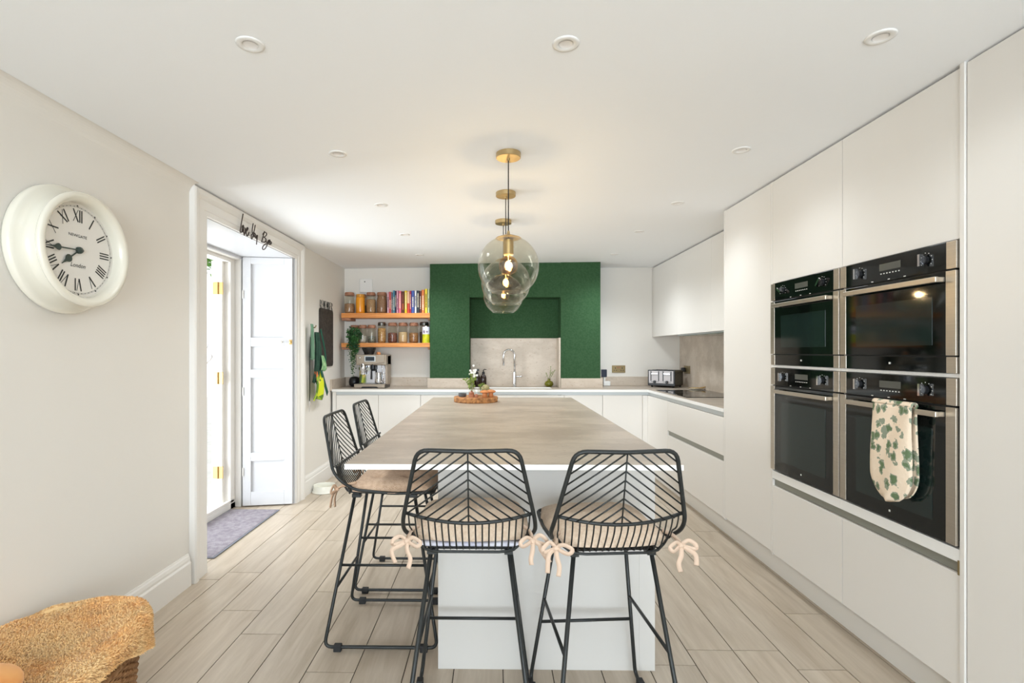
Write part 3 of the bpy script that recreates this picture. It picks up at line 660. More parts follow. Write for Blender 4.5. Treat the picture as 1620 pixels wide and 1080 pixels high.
# ------------------------------------------------------------------ bar stools
RL, RW = .0076, .0026
def stool():
    t = thing('wire_bar_stool', '', 'bar stool', (0,0,0), 0, 'black wire bar stools round the island')
    for s in (-1, 1):
        b = MB(); b.tube(round_poly([(s*.127, -.135, .676), (s*.213, -.25, .0175), (s*.213, .25, .0175), (s*.127, .135, .676)], .035), RL, 10)
        lg = b.build('leg_frame', M['black_metal'], t, smooth=True, local=True)
        for yy in (-.19, .19):
            b = MB(); b.box((s*.213-.0125, yy-.017, .0), (s*.213+.0125, yy+.017, .030)); b.build('foot_pad', M['rubber'], lg, bevel=.003, local=True)
        f = (.676-.36)/.6585; b = MB(); yy = .135+(.25-.135)*f; xx = .127+.086*f
        b.tube([(s*xx, -yy, .36), (s*xx, yy, .36)], .0062, 8); b.build('side_stretcher', M['black_metal'], t, smooth=True, local=True)
    f = (.676-.262)/.6585; yy = .135+.115*f; xx = .127+.086*f
    for q in (-1, 1):
        b = MB(); b.tube([(-xx, q*yy, .262), (xx, q*yy, .262)], .0062, 8); b.build('footrest', M['black_metal'], t, smooth=True, local=True)
    for yy in (-.128, .128):
        b = MB(); b.box((-.14, yy-.012, .670), (.14, yy+.012, .678))
        for s in (-1, 1): b.box((s*.127-.014, yy-.02, .655), (s*.127+.014, yy+.02, .6705))
        b.build('mounting_bracket', M['black_metal'], t, local=True, bevel=.001)
    # frame of back and seat
    def zside(z): return .155+(.208-.155)*(1.02-z)/(1.02-.775)
    def yb(z, x=0): 
        q = -.232-(z-.79)*.23
        return q+.5*x*x
    L = [(-.155, yb(1.02, .155), 1.021), (-.208, yb(.80, .2), .790), (-.212, -.175, .745), (-.195, -.12, .705), (-.198, .05, .690), (-.190, .225, .694), (0, .242, .690)]
    pts = [(0, yb(1.02), 1.019)]+L; half = round_poly(pts, .036, 5)
    full = [Vector((-p.x, p.y, p.z)) for p in half[::-1]][:-1]+list(half)
    b = MB(); b.tube(full, .0068, 10, closed=False); b.build('frame', M['black_metal'], t, smooth=True, local=True)
    # mid rail
    mr = [(x, -.232+.75*x*x-.0, .786+.022*(x/.2)**2) for x in [(-.203+.406*i/16) for i in range(17)]]
    b = MB(); b.tube(mr, .006, 8); b.build('mid_rail', M['black_metal'], t, smooth=True, local=True)
    # chevron back
    def Sf(x, z): return (x, yb(z, x), z)
    def inside(x, z): return abs(x) <= zside(z)-.004 and z <= 1.02+.001 and z >= .786+.022*(x/.2)**2
    b = MB(); b.tube([Sf(0, 1.018), Sf(0, .788)], RW, 6)
    v0 = .813; 
    while v0 < 1.02+.155*.76:
        for s in (-1, 1):
            seg = [k*.002 for k in range(0, 105) if inside(s*k*.002, v0-.76*k*.002)]
            if len(seg) > 3:
                q = [Sf(s*x, v0-.76*x) for x in (seg[0], seg[len(seg)//2], seg[-1]+.003)]; b.tube(q, RW, 6)
        v0 += .0292
    b.build('chevron_wires', M['black_metal'], t, smooth=True, local=True)
    # basket wires: from the mid rail down the back and along the seat
    b = MB(); N = 19
    for i in range(N):
        x = -.192+.384*i/(N-1); ax = abs(x); dz = .055*max(0, (ax-.135)/.06)**1.6
        zm = .786+.022*(x/.2)**2; ym = -.232+.75*x*x
        pts = [(x, ym, zm), (x*.99, ym+.012, (zm+.70)/2+.01), (x*.975, -.185+.01+.2*dz, .690+dz), (x*.965, -.155, .678+dz*.8), (x*.955, -.12, .675+dz*.55), (x*.95, .05, .674+dz*.2), (x*.95, .235, .687)]
        b.tube(smooth_path(pts, 4), RW, 6)
    b.build('basket_wires', M['black_metal'], t, smooth=True, local=True)
    b = MB(); b.tube([(x, -.172+.35*max(0, abs(x)-.10), .674+.055*max(0, (abs(x)-.135)/.06)**1.6) for x in [-.19+.38*i/16 for i in range(17)]], .0048, 8)
    b.tube([(-.19, 0, .678), (0, 0, .668), (.19, 0, .678)], .0045, 6); b.build('seat_rod', M['black_metal'], t, smooth=True, local=True)
    return t
ST = [((-.080, 1.822, 0), .015, 'black wire bar stool at the near end of the island, left of the pair'),
      ((.376, 1.815, 0), .075, 'black wire bar stool at the near end of the island, right of the pair'),
      ((-.50, 2.46, 0), -PI/2, 'black wire bar stool on the left side of the island, nearer one'),
      ((-.515, 3.0, 0), -PI/2, 'black wire bar stool on the left side of the island, farther one')]
p0 = stool(); p0['label'] = ST[0][2]; p0.location = ST[0][0]
for l, r, s in ST[1:]: dup(p0, l, r, s)
def cushion(loc, rz, label, m, rib, zoff=0, seed=0, tufts=False):
    t = thing('seat_cushion', label, 'cushion', (loc[0], loc[1], .682+zoff), rz, 'tied seat cushions')
    rr = random.Random(seed); bt = [(sx_*.075, sy_*.075) for sx_ in (-1, 1) for sy_ in (-1, 1)]
    def h(x, y):
        r = max(0, 1-(abs(x)/.186)**4)*max(0, 1-(abs(y)/.186)**4); z = .052*r**.42
        if tufts:
            for bx, by in bt: z -= .022*math.exp(-((x-bx)**2+(y-by)**2)/.0009)
        return z+.003*mnoise.noise(Vector((x*14, y*14, seed)))
    def top(u, v):
        a, c = 2*u-1, 2*v-1
        # squircle map
        x = a*math.sqrt(1-.24*c*c)*.202; y = c*math.sqrt(1-.24*a*a)*.196
        x *= 1+.012*math.sin(9*v+seed)
        return x, y+.02, h(x, y)+.008
    b = MB(); b.grid(lambda u, v: top(u, v), 34, 34); b.grid(lambda u, v: (top(u, v)[0], top(u, v)[1], .006-.004*math.cos(PI*(u-.5))*math.cos(PI*(v-.5))), 34, 34)
    rim = []
    for k in range(34): rim.append(k)
    n = 34; ring = [i for i in range(n)]+[j*n+n-1 for j in range(1, n)]+[(n-1)*n+i for i in range(n-2, -1, -1)]+[j*n for j in range(n-2, 0, -1)]
    m_ = len(ring); off = n*n
    b.f += [(ring[i], ring[(i+1) % m_], ring[(i+1) % m_]+off, ring[i]+off) for i in range(m_)]; b.mi += [0]*m_
    b.build('pad', M[m], t, smooth=True, local=True)
    if tufts:
        for bx, by in bt:
            b = MB(); b.lathe([(0, .004), (.008, .002), (.01, -.002)], (bx, by+.02, h(bx, by)+.012), 10); b.build('button', M[m], t, smooth=True, local=True)
    for s in (-1, 1):
        x0, y0 = s*.188, -.165; q = rr.uniform
        def rb(pts, w=.016): return smooth_path([(x0+s*a*.9, y0+b_, c*.85+.034) for a, b_, c in pts], 5), w
        b = MB()
        for pts, w in (rb([(-.02, .03, .012), (0, .0, .008), (.008, -.03, .0), (.012, -.045, -.014)]),
                       rb([(.012, -.045, -.014), (.034, -.055, .006+q(0, .006)), (.058, -.06, -.006), (.056, -.06, -.022), (.012, -.045, -.014)], .015),
                       rb([(.012, -.045, -.014), (-.010, -.06, .004), (-.032-q(0, .008), -.07, -.010), (-.024, -.068, -.026), (.012, -.045, -.014)], .015),
                       rb([(.012, -.045, -.014), (.034, -.055, -.026), (.050+q(-.01, .02), -.06, -.045), (.056+q(-.015, .02), -.06, -.080-q(0, .02))], .017),
                       rb([(.012, -.045, -.014), (.010, -.055, -.045), (.002+q(-.012, .006), -.06, -.075), (.006, -.058, -.098-q(0, .02))], .017)):
            b.ribbon(pts, w*.85, .0018, 'flat')
        b.lathe([(0, .009), (.008, .006), (.010, 0), (.008, -.006), (0, -.009)], (x0+s*.011, y0-.047, .023), 10)
        b.build('ribbon_tie', M[rib], t, smooth=True, local=True)
    return t
cushion((-.080, 1.827), .015, 'oat coloured seat cushion on the left stool at the near end, pale cloth under it', 'cushion', 'ribbon', .018, 1)
cushion((.374, 1.820), .075, 'oat coloured seat cushion on the right stool at the near end', 'cushion', 'ribbon', .004, 2)
cushion((-.485, 2.46), -PI/2, 'tufted tan seat cushion on the nearer left side stool', 'cushion2', 'ribbon_tan', .004, 3, True)
cushion((-.50, 3.0), -PI/2, 'tan seat cushion on the farther left side stool, mostly under the table', 'cushion2', 'ribbon_tan', .004, 4, True)
b = MB(); b.grid(lambda u, v: (-.080+(u-.5)*.34, 1.667+.32*v, .690+.004*math.sin(u*17)*math.sin(v*9)+.0), 22, 14)
tag(b.build('folded_cloth', M['cloth_blue'], smooth=True, solid=.010), 'pale blue white folded cloth under the cushion of the left near stool', 'cloth')

# ------------------------------------------------------------------ wall clock
ck = thing('wall_clock', 'large round cream wall clock with Roman numerals on the left wall', 'clock', (XL, 2.016, 1.722)); CC = (XL, 2.016, 1.722)
b = MB(); b.lathe([(.0, .001), (.249, .001), (.253, .010), (.253, .024), (.247, .034), (.236, .037), (.226, .044), (.214, .050), (.206, .060), (.203, .085), (.207, .092), (.219, .096), (.225, .104), (.225, .112), (.219, .118), (.205, .119), (.196, .114), (.189, .104), (.186, .090), (.186, .070)], CC, 96, axis='x'); b.build('case', M['clock_cream'], ck, smooth=True)
b = MB(); b.lathe([(0, .070), (.187, .070)], CC, 72, axis='x'); dlm = b.build('dial', M['dial'], ck)
def onclock(u, v, w=.071): return (XL+w, CC[1]+u, CC[2]+v)
def stroke(b, p, q, t, rot, R0):
    # p,q in numeral local coords; numeral centre at radius R0, top pointing outwards
    def mp(x, y):
        y += R0; return (x*math.cos(rot)+y*math.sin(rot), -x*math.sin(rot)+y*math.cos(rot))
    dx, dy = q[0]-p[0], q[1]-p[1]; L = math.hypot(dx, dy); nx, ny = -dy/L*t/2, dx/L*t/2
    c = [mp(p[0]+nx, p[1]+ny), mp(p[0]-nx, p[1]-ny), mp(q[0]-nx, q[1]-ny), mp(q[0]+nx, q[1]+ny)]
    b.add([onclock(u, v, w) for w in (.0704, .0714) for u, v in c], [(0,1,2,3), (7,6,5,4), (0,4,5,1), (1,5,6,2), (2,6,7,3), (3,7,4,0)])
b = MB(); H = .049; NUM = ['XII', 'I', 'II', 'III', 'IIII', 'V', 'VI', 'VII', 'VIII', 'IX', 'X', 'XI']; WD = {'I': .0105, 'V': .026, 'X': .028}
for i, s in enumerate(NUM):
    rot = 2*PI*i/12; tot = sum(WD[c] for c in s); x = -tot/2; R0 = .137
    for c in s:
        w = WD[c]; x0, x1 = x+.002, x+w-.002; xm = (x0+x1)/2
        if c == 'I': stroke(b, (xm, -H/2), (xm, H/2), .0046, rot, R0)
        if c == 'V': stroke(b, (x0, H/2), (xm, -H/2), .0050, rot, R0); stroke(b, (x1, H/2), (xm, -H/2), .0014, rot, R0)
        if c == 'X': stroke(b, (x0, H/2), (x1, -H/2), .0050, rot, R0); stroke(b, (x1, H/2), (x0, -H/2), .0014, rot, R0)
        x += w
    stroke(b, (-.0022, -.0022), (-.0022, .0022), .0055, rot, .1765)
b.build('numerals', M['ink'], dlm)
b = MB(); b.lathe([(.1695, .0705), (.1702, .0705)], CC, 96, axis='x'); b.lathe([(.1735, .0705), (.1742, .0705)], CC, 96, axis='x')
for i in range(60): stroke(b, (0, -.0018), (0, .0018), .0008, 2*PI*i/60, .1718)
b.build('minute_track', M['ink'], dlm)
text_mesh('NEWGATE', .0165, lambda u, v, w: onclock(u, v+.052, .0708), .0002, sx=1.15).build('maker_lettering', M['ink'], dlm)
text_mesh('London', .024, lambda u, v, w: onclock(u+v*.25, v-.068, .0708), .0002).build('place_lettering', M['ink'], dlm)
def hand(name, ang, L, w, rb, rr_, z):
    b = MB(); d_ = (math.sin(ang), math.cos(ang)); n_ = (d_[1], -d_[0]); out = []
    segs = [(-.018, .002), (rb-rr_, w), (rb-rr_*.7, rr_*.72), (rb-rr_*.2, rr_), (rb+rr_*.4, rr_*.86), (rb+rr_*1.1, rr_*.34), (rb+rr_*1.9, w*.9), (L, w*.45)]
    for a, q in segs: out.append((d_[0]*a+n_[0]*q, d_[1]*a+n_[1]*q))
    for a, q in segs[::-1]: out.append((d_[0]*a-n_[0]*q, d_[1]*a-n_[1]*q))
    n = len(out); b.add([onclock(u, v, z) for u, v in out]+[onclock(u, v, z+.0015) for u, v in out], [tuple(range(n)), tuple(range(2*n-1, n-1, -1))]+[(i, (i+1) % n, n+(i+1) % n, n+i) for i in range(n)])
    b.build(name, M['hand'], ck)
hand('hour_hand', math.radians(232), .105, .0028, .064, .0155, .076); hand('minute_hand', math.radians(267), .158, .0026, .103, .0135, .080)
b = MB(); b.lathe([(0, .086), (.011, .085), (.0135, .080), (.0135, .072)], CC, 24, axis='x'); b.build('hand_boss', M['hand'], ck, smooth=True)

# ------------------------------------------------------------------ wire lettering over the door
def wirepath(b, pts, r=.0038, x=XL+.042):
    P = [on_x(360+u/12, 320+v/12, x) for u, v in pts]; b.tube(smooth_path(P, 4), r, 6)
wl = thing('wall_lettering', 'dark script wire lettering over the doorway', 'wall sign', (XL+.04, 3.7, 2.2))
STK = ([(294, 218), (284, 280), (272, 340), (255, 440), (240, 545), (248, 568), (270, 562), (284, 530)],
          [(296, 432), (280, 455), (276, 520), (284, 556), (298, 530), (302, 470), (296, 436), (306, 455)],
          [(312, 470), (306, 540), (316, 622), (326, 600), (334, 540), (336, 480)],
          [(346, 560), (372, 530), (388, 495), (374, 478), (356, 520), (352, 590), (368, 636), (388, 622), (404, 575), (408, 572)],
          [(487, 402), (478, 450), (468, 520), (470, 572), (484, 586), (500, 560)], [(525, 430), (512, 510), (492, 600), (470, 680), (456, 694), (448, 660), (458, 612), (484, 596)],
          [(508, 580), (496, 600), (496, 640), (508, 652), (520, 620), (518, 588), (508, 580)], [(528, 600), (526, 650), (536, 680), (548, 640), (552, 620)], [(552, 620), (550, 670), (556, 722)], [(568, 622), (562, 680), (552, 760), (548, 800)],
          [(702, 552), (684, 610), (664, 690), (644, 752)], [(668, 610), (690, 574), (724, 572), (742, 604), (722, 640), (688, 662), (716, 676), (730, 716), (706, 752), (662, 754), (640, 740)],
          [(726, 712), (734, 750), (752, 762), (768, 740)], [(776, 716), (764, 770), (742, 830), (716, 872), (686, 896), (664, 880), (672, 836), (704, 802), (748, 786), (778, 770)],
          [(778, 770), (800, 740), (806, 716), (792, 714), (780, 748), (782, 790), (800, 800), (812, 780)], [(812, 740), (832, 756), (826, 790), (808, 796), (806, 762), (820, 742)])
for q in (STK[:4], STK[4:9], STK[9:]):
    b = MB()
    for p in q: wirepath(b, p)
    b.build('word', M['dark_wire'], wl)

# ------------------------------------------------------------------ chalkboard and hangings on the far part of the left wall
cbd = thing('chalkboard', 'tall narrow black chalkboard with wire lettering on top, left wall', 'chalkboard', (XL, 5.23, 1.17))
def rrect(y0, y1, z0, z1, r, k=5):
    out = []
    for cy, cz, a0 in ((y1-r, z1-r, 0), (y0+r, z1-r, PI/2), (y0+r, z0+r, PI), (y1-r, z0+r, 1.5*PI)):
        for i in range(k+1): a = a0+PI/2*i/k; out.append((cy+r*math.cos(a), cz+r*math.sin(a)))
    return out
def xslab(b, poly, x0, x1, mi=None):
    n = len(poly); b.add([(x0, y, z) for y, z in poly]+[(x1, y, z) for y, z in poly], [tuple(range(n)), tuple(range(2*n-1, n-1, -1))]+[(i, (i+1) % n, n+(i+1) % n, n+i) for i in range(n)], mi)
b = MB(); xslab(b, rrect(5.02, 5.435, 1.165, 1.752, .035), XL+.001, XL+.012); b.build('board', M['chalk'], cbd)
GL = {'R': [[(0,0),(0,1),(.8,.9),(.8,.6),(0,.5),(.9,0)]], 'E': [[(.9,1),(0,1),(0,0),(.9,0)], [(0,.5),(.7,.5)]], 'M': [[(0,0),(.05,1),(.45,.3),(.85,1),(.9,0)]], 'B': [[(0,.5),(0,0),(.8,.1),(.8,.4),(0,.5),(0,1),(.7,.95),(.7,.6),(0,.5)]]}
b = MB()
for i, ch in enumerate('REMEMBER'):
    for st_ in GL[ch]: b.tube([(XL+.008, 5.035+i*.0505+u*.036, 1.752+v*.078) for u, v in st_], .0026, 5)
b.build('lettering', M['ink'], cbd)
def cloth_strip(name, pts_c, w, m, parent, folds=5, amp=.012, thick=.004):
    b = MB(); P = smooth_path(pts_c, 5); n = len(P)
    def fn(u, v):
        p = P[min(n-1, int(v*(n-1)+.5))]; ww = w[0]+(w[1]-w[0])*v
        return (p.x+amp*math.sin(u*folds*PI+v*2), p.y+(u-.5)*ww, p.z+.012*math.sin(u*7)*v)
    b.grid(fn, 22, n); return b.build(name, m, parent, smooth=True, solid=thick)
t = thing('apron', 'dark green apron with pale straps hanging on the left wall beside the chalkboard', 'apron', (XL, 4.93, 1.50))
b = MB(); b.tube([(XL, 4.93, 1.545), (XL+.035, 4.93, 1.545), (XL+.045, 4.93, 1.565)], .006, 8); b.build('hook', M['bronze'], t)
cloth_strip('pale_strap', [(XL+.05, 4.80, 1.57), (XL+.05, 4.80, 1.42), (XL+.045, 4.82, 1.25)], (.07, .06), mat('sage_cloth', (112, 148, 122), .9), t, 2)
cloth_strip('body', [(XL+.05, 4.93, 1.50), (XL+.06, 4.93, 1.35), (XL+.06, 4.92, 1.12), (XL+.05, 4.92, 1.02)], (.10, .20), mat('dark_green_cloth', (38, 66, 54), .9, noise=((52, 84, 66), 20, 3)), t, 4, .018)
b = MB(); b.ribbon(smooth_path([(XL+.08, 4.95, 1.53), (XL+.085, 5.05, 1.35), (XL+.085, 5.09, 1.22)], 5), .035, .003, (0, 1, .4)); b.ribbon(smooth_path([(XL+.085, 4.95, 1.14), (XL+.09, 5.06, .98), (XL+.085, 5.14, .90)], 5), .05, .003, (0, 1, .4)); b.build('strap', mat('teal_green_cloth', (30, 84, 66), .9), t, smooth=True)
cloth_strip('pocket_flap', [(XL+.09, 4.97, 1.28), (XL+.10, 4.98, 1.20), (XL+.095, 4.98, 1.14)], (.06, .16), mat('pale_green_print', (168, 200, 150), .9, noise=((112, 160, 110), 24, 2)), t, 2, .006)
fm = mat('fruit_print', (196, 214, 40), .85, noise=((86, 128, 40), 16, 2)); nt = fm.node_tree
ve = nt.nodes.new('ShaderNodeTexVoronoi'); ve.inputs['Scale'].default_value = 13; rp = nt.nodes.new('ShaderNodeValToRGB'); rp.color_ramp.interpolation = 'CONSTANT'
rp.color_ramp.elements[0].color = (*lin((214, 222, 40)), 1); rp.color_ramp.elements[1].position = .78; rp.color_ramp.elements[1].color = (*lin((206, 110, 60)), 1)
for p_, c_ in ((.3, (150, 176, 52)), (.5, (232, 206, 120)), (.62, (96, 130, 44))): e = rp.color_ramp.elements.new(p_); e.color = (*lin(c_), 1)
tcn = nt.nodes.new('ShaderNodeTexCoord'); nt.links.new(tcn.outputs['Object'], ve.inputs['Vector']); nt.links.new(ve.outputs['Color'], rp.inputs[0]); nt.links.new(rp.outputs[0], nt.nodes['Principled BSDF'].inputs['Base Color'])
t.location.y -= .11
t = thing('oven_glove', 'yellow green fruit print cloth hanging below the dark green apron', 'oven glove', (XL, 4.95, 1.15))
cloth_strip('cloth', [(XL+.055, 4.95, 1.13), (XL+.075, 4.97, 1.05), (XL+.075, 4.98, .94), (XL+.06, 4.98, .865)], (.13, .32), fm, t, 3, .012, .012)
t.location.y -= .14
t = thing('dog_lead', 'thin dark lead hanging down the left wall beside the apron', 'lead', (XL, 4.82, 1.5))
b = MB(); b.ribbon(smooth_path([(XL+.03, 4.79, 1.45), (XL+.03, 4.77, 1.2), (XL+.025, 4.785, .96), (XL+.02, 4.79, .86)], 5), .018, .003, (0, 1, 0)); b.build('strap', M['plastic_black'], t)
b = MB(); b.tube([(XL+.02, 4.79, .86), (XL+.02, 4.792, .83)], .007, 8); b.tube([(XL+.02, 4.792, .83), (XL+.018, 4.797, .76)], .003, 6); b.build('clip', M['chrome'], t); t.location.y -= .08

# ------------------------------------------------------------------ shelves with jars, books, plant
def shelf(label, z0, z1, loc):
    t = thing('wall_shelf', label, 'shelf', loc, 0, 'orange wooden shelves in the left alcove')
    b = MB(); b.box((-1.70, 5.66, z0), (-.7125, 5.888, z1)); b.build('board', M['oak'], t, bevel=.002)
    b = MB(); b.box((-1.70, 5.68, z0-.028), (-1.60, 5.888, z0)); b.build('batten', M['cork'], t, bevel=.003)
    b = MB(); b.box((-.74, 5.70, z0-.028), (-.714, 5.888, z0)); b.build('batten', M['cork'], t, bevel=.003)
shelf('upper orange wooden shelf holding jars and cookbooks', 1.692, 1.745, (-1.2, 5.888, 1.72)); shelf('lower orange wooden shelf holding the trailing plant and jars', 1.367, 1.412, (-1.2, 5.888, 1.39))
def jar(x, y, z, r, h, label, contents, fill, group, lid='cork', neck=.62, full=False, orange=False):
    t = thing('storage_jar', label, 'jar', (x, y, z), 0, group)
    b = MB(); bh = h-.026; rn = r*.80
    prof = [(0, .001), (r*.86, .001), (r*.97, .008), (r, .022), (r, bh*neck), (r*.97, bh*(neck+.1)), (rn+.004, bh*(neck+.27 if neck < .7 else .97)), (rn, bh)]
    b.lathe(prof, (0,0,0), 28); b.build('glass', contents if orange else M['jar_glass'], t, smooth=True, local=True)
    b = MB(); b.lathe([(rn+.004, bh-.004), (rn+.006, bh), (rn+.006, bh+.012), (rn+.002, h), (0, h)], (0,0,0), 28); b.lathe([(rn+.008, bh-.010), (rn+.008, bh-.005)], (0,0,0), 28); 
    b.tube([(rn+.006, .01, bh-.03), (rn+.012, .012, bh-.01), (rn+.008, .012, bh+.010)], .0018, 5); b.build('lid', M[lid] if isinstance(lid, str) else lid, t, smooth=True, local=True, auto=.6)
    if not orange:
        f = min(fill, .98); k = .93; pr = [(0, .005), (r*.84*k, .005), (r*k, .022)]
        ht = bh*f
        for rr_, hh in prof[4:]:
            if hh < ht: pr.append((rr_*k, hh))
        last = pr[-1][0]; pr += [(last, ht-.002), (last*.5, ht+.004), (0, ht+.005)]
        b = MB(); b.lathe(pr, (0,0,0), 24); b.build('contents', contents, t, smooth=True, local=True)
    return t
def food(name, a, b_, sc=90): return mat(name, a, .8, noise=(b_, sc, 3), bump=(sc*1.2, .6))
g1 = 'storage jars on the upper shelf'; g2 = 'storage jars on the lower shelf'
def jx(px, y): return on_y(px, 500, y)[0]
Z1, Z2 = 1.745, 1.412
jar(jx(553, 5.76), 5.76, Z1, .0575, .238, 'leftmost jar on the upper shelf, half full of brown grains', food('mixed_grains', (164, 124, 92), (196, 158, 120)), .52, g1)
jar(jx(570, 5.74), 5.74, Z1, .050, .215, 'bright orange filled jar on the upper shelf', mat('orange_filling', (240, 158, 30), .3, noise=((228, 138, 20), 8, 2), coat=.4), .9, g1, lid=mat('orange_lid', (214, 150, 60), .4), neck=.78, orange=True)
jar(jx(587, 5.76), 5.76, Z1, .0535, .238, 'third jar on the upper shelf, pale brown cereal almost to the neck', food('oats', (180, 142, 100), (198, 164, 124)), .74, g1)
jar(jx(604, 5.76), 5.76, Z1, .0575, .238, 'rightmost jar on the upper shelf, filled with dark tan grain beside the books', food('rice_brown', (150, 112, 84), (172, 134, 104)), .97, g1)
jar(jx(574, 5.83), 5.83, Z1, .040, .225, 'glass jar standing behind the orange one on the upper shelf', food('dried_herbs', (150, 130, 90), (120, 100, 60)), .5, g1)
jar(jx(561, 5.82), 5.82, Z2, .050, .205, 'jar half hidden behind the trailing plant on the lower shelf', food('white_powder', (214, 206, 196), (196, 188, 176)), .3, g2)
jar(jx(574, 5.79), 5.79, Z2, .0475, .205, 'squat jar right of the trailing plant with pale flakes', food('pale_flakes', (206, 202, 194), (180, 178, 170)), .45, g2)
jar(jx(588, 5.77), 5.77, Z2, .0475, .205, 'squat jar of dark green tea leaves on the lower shelf', food('tea_leaves', (86, 88, 76), (140, 140, 130), 60), .42, g2)
jar(jx(604, 5.77), 5.77, Z2, .0475, .235, 'tall jar of mixed pasta on the lower shelf', food('pasta', (206, 170, 110), (172, 120, 72), 50), .80, g2, lid='dark_chrome')
jar(jx(621, 5.77), 5.77, Z2, .0535, .230, 'tall jar of dark red beans on the lower shelf', food('dark_beans', (84, 48, 44), (140, 88, 70), 60), .56, g2, neck=.58)
jar(jx(637.5, 5.77), 5.77, Z2, .0535, .230, 'tall jar of cream coloured rice on the lower shelf', food('cream_rice', (214, 184, 140), (222, 196, 156), 120), .60, g2, neck=.58)
jar(jx(654.5, 5.77), 5.77, Z2, .0535, .230, 'tall jar of brown nuts on the lower shelf', food('nuts', (176, 128, 82), (130, 90, 56), 55), .56, g2, neck=.58)
jar(jx(671, 5.80), 5.80, Z2, .0535, .238, 'jar behind the yellow and white tin at the right end of the lower shelf', food('coffee_beans', (52, 38, 34), (80, 60, 52), 60), .6, g2, lid='dark_chrome', neck=.6)
# tin
tx = jx(674, 5.71); t = thing('food_tin', 'white and yellow tin at the right end of the lower shelf', 'tin', (tx, 5.71, Z2))
b = MB(); b.lathe([(0, .001), (.042, .001), (.0435, .004), (.0425, .008), (.0425, .098)], (0,0,0), 28); b.build('lower_label', mat('yellow_label', (214, 206, 40), .4, noise=((170, 180, 40), 22, 3)), t, smooth=True, local=True, auto=.6)
b = MB(); b.lathe([(.0425, .098), (.0425, .180)], (0,0,0), 28); b.build('upper_label', mat('white_label', (228, 228, 238), .4), t, smooth=True, local=True)
b = MB(); b.lathe([(.0425, .180), (.0435, .184), (.0425, .188), (.040, .186), (0, .186)], (0,0,0), 28); b.build('rim', M['chrome'], t, smooth=True, local=True)
b = MB(); rr = random.Random(9)
for i in range(7):
    a = -PI/2+(i-3)*.20; b.box((.0428*math.cos(a)-.003, .0432*math.sin(a)-.001, .108+rr.uniform(0, .02)), (.0428*math.cos(a)+.003, .0432*math.sin(a)+.001, .125+rr.uniform(0, .02)))
b.build('label_print', mat('mauve_print', (110, 80, 110), .5), t, local=True)
# books
BK = [(612.4, 615.4, 462, (226, 176, 186), 'pale pink cookbook at the left end of the row'), (615.4, 618.8, 461.5, (206, 84, 84), 'red topped pink cookbook, second from the left'), (618.9, 621.4, 462.5, (132, 128, 142), 'thin grey cookbook, third from the left'),
      (621.6, 624.6, 459.3, (78, 140, 166), 'teal blue cookbook, fourth from the left'), (624.8, 627.0, 460, (48, 44, 74), 'navy and white cookbook right of the teal one'), (627.1, 630.4, 459.3, (228, 160, 180), 'light pink cookbook beside the rose pink one'),
      (630.5, 634.9, 460, (236, 112, 134), 'wide rose pink cookbook beside the brown one'), (635.1, 639.7, 460.7, (98, 48, 26), 'dark brown cookbook with orange spine panel'), (639.9, 644.0, 459.5, (240, 204, 40), 'bright yellow cookbook in the middle of the row'),
      (644.1, 647.9, 460.5, (222, 70, 50), 'red cookbook with peach upper half'), (648.0, 650.6, 459.8, (196, 44, 84), 'thin crimson cookbook beside the blue one'), (650.7, 655.6, 459.6, (68, 92, 168), 'blue cookbook between crimson and white ones'),
      (655.8, 659.0, 459.5, (238, 236, 242), 'white cookbook right of the blue one'), (659.1, 663.4, 459.5, (40, 50, 58), 'black cookbook with pale spine lettering'), (663.5, 666.5, 460, (104, 42, 44), 'dark red cookbook left of the orange one'),
      (666.7, 671.6, 458.3, (234, 130, 64), 'orange cookbook with pale spine lettering'), (671.8, 676.2, 456.6, (246, 214, 52), 'tall yellow cookbook near the green pier'), (676.3, 679.6, 457.2, (196, 212, 168), 'pale green cookbook at the right end, against the green pier')]
pm = mat('book_pages', (236, 228, 212), .8); letm = [mat('spine_cream', (240, 226, 200), .6), mat('spine_dark', (60, 46, 44), .6)]
rr = random.Random(11)
for i, (a, c, tp, col, lab) in enumerate(BK):
    yf = 5.69+rr.uniform(0, .012); x0, x1 = on_y(a, 475, yf)[0], on_y(c, 475, yf)[0]; zt_ = on_y(a, tp, yf)[2]; dp = rr.uniform(.165, .185); z0 = Z1
    t = thing('cookbook', lab, 'book', ((x0+x1)/2, yf+dp/2, z0), 0, 'cookbooks on the upper shelf'); cm = mat('book_cover', col, .45)
    b = MB(); b.box((x0+.0006, yf, z0), (x1-.0006, yf+.003, zt_)); b.box((x0+.0006, yf, z0), (x0+.0026, yf+dp, zt_)); b.box((x1-.0026, yf, z0), (x1-.0006, yf+dp, zt_)); b.build('cover', cm, t)
    b = MB(); b.box((x0+.0026, yf+.003, z0+.004), (x1-.0026, yf+dp-.004, zt_-.005)); b.build('pages', pm, t)
    b = MB(); w = x1-x0; h = zt_-z0; lum = sum(col)/3
    if i == 9: b.box((x0+.0008, yf-.0006, z0+h*.45), (x1-.0008, yf, zt_-.002))
    elif i == 7: b.box((x0+w*.2, yf-.0006, z0+h*.15), (x1-w*.2, yf, z0+h*.45)); b.box((x0+w*.42, yf-.0006, z0+h*.5), (x1-w*.42, yf, z0+h*.85))
    else:
        z = z0+h*rr.uniform(.12, .3); e = z0+h*rr.uniform(.6, .9)
        while z < e:
            s = rr.uniform(.006, .014); b.box((x0+w*.3, yf-.0006, z), (x1-w*.3, yf, z+s)); z += s+rr.uniform(.003, .006)
    b.build('spine_print', mat('peach', (240, 190, 150), .5) if i == 9 else (mat('rust', (176, 84, 44), .5) if i == 7 else letm[0 if lum < 170 else 1]), t)
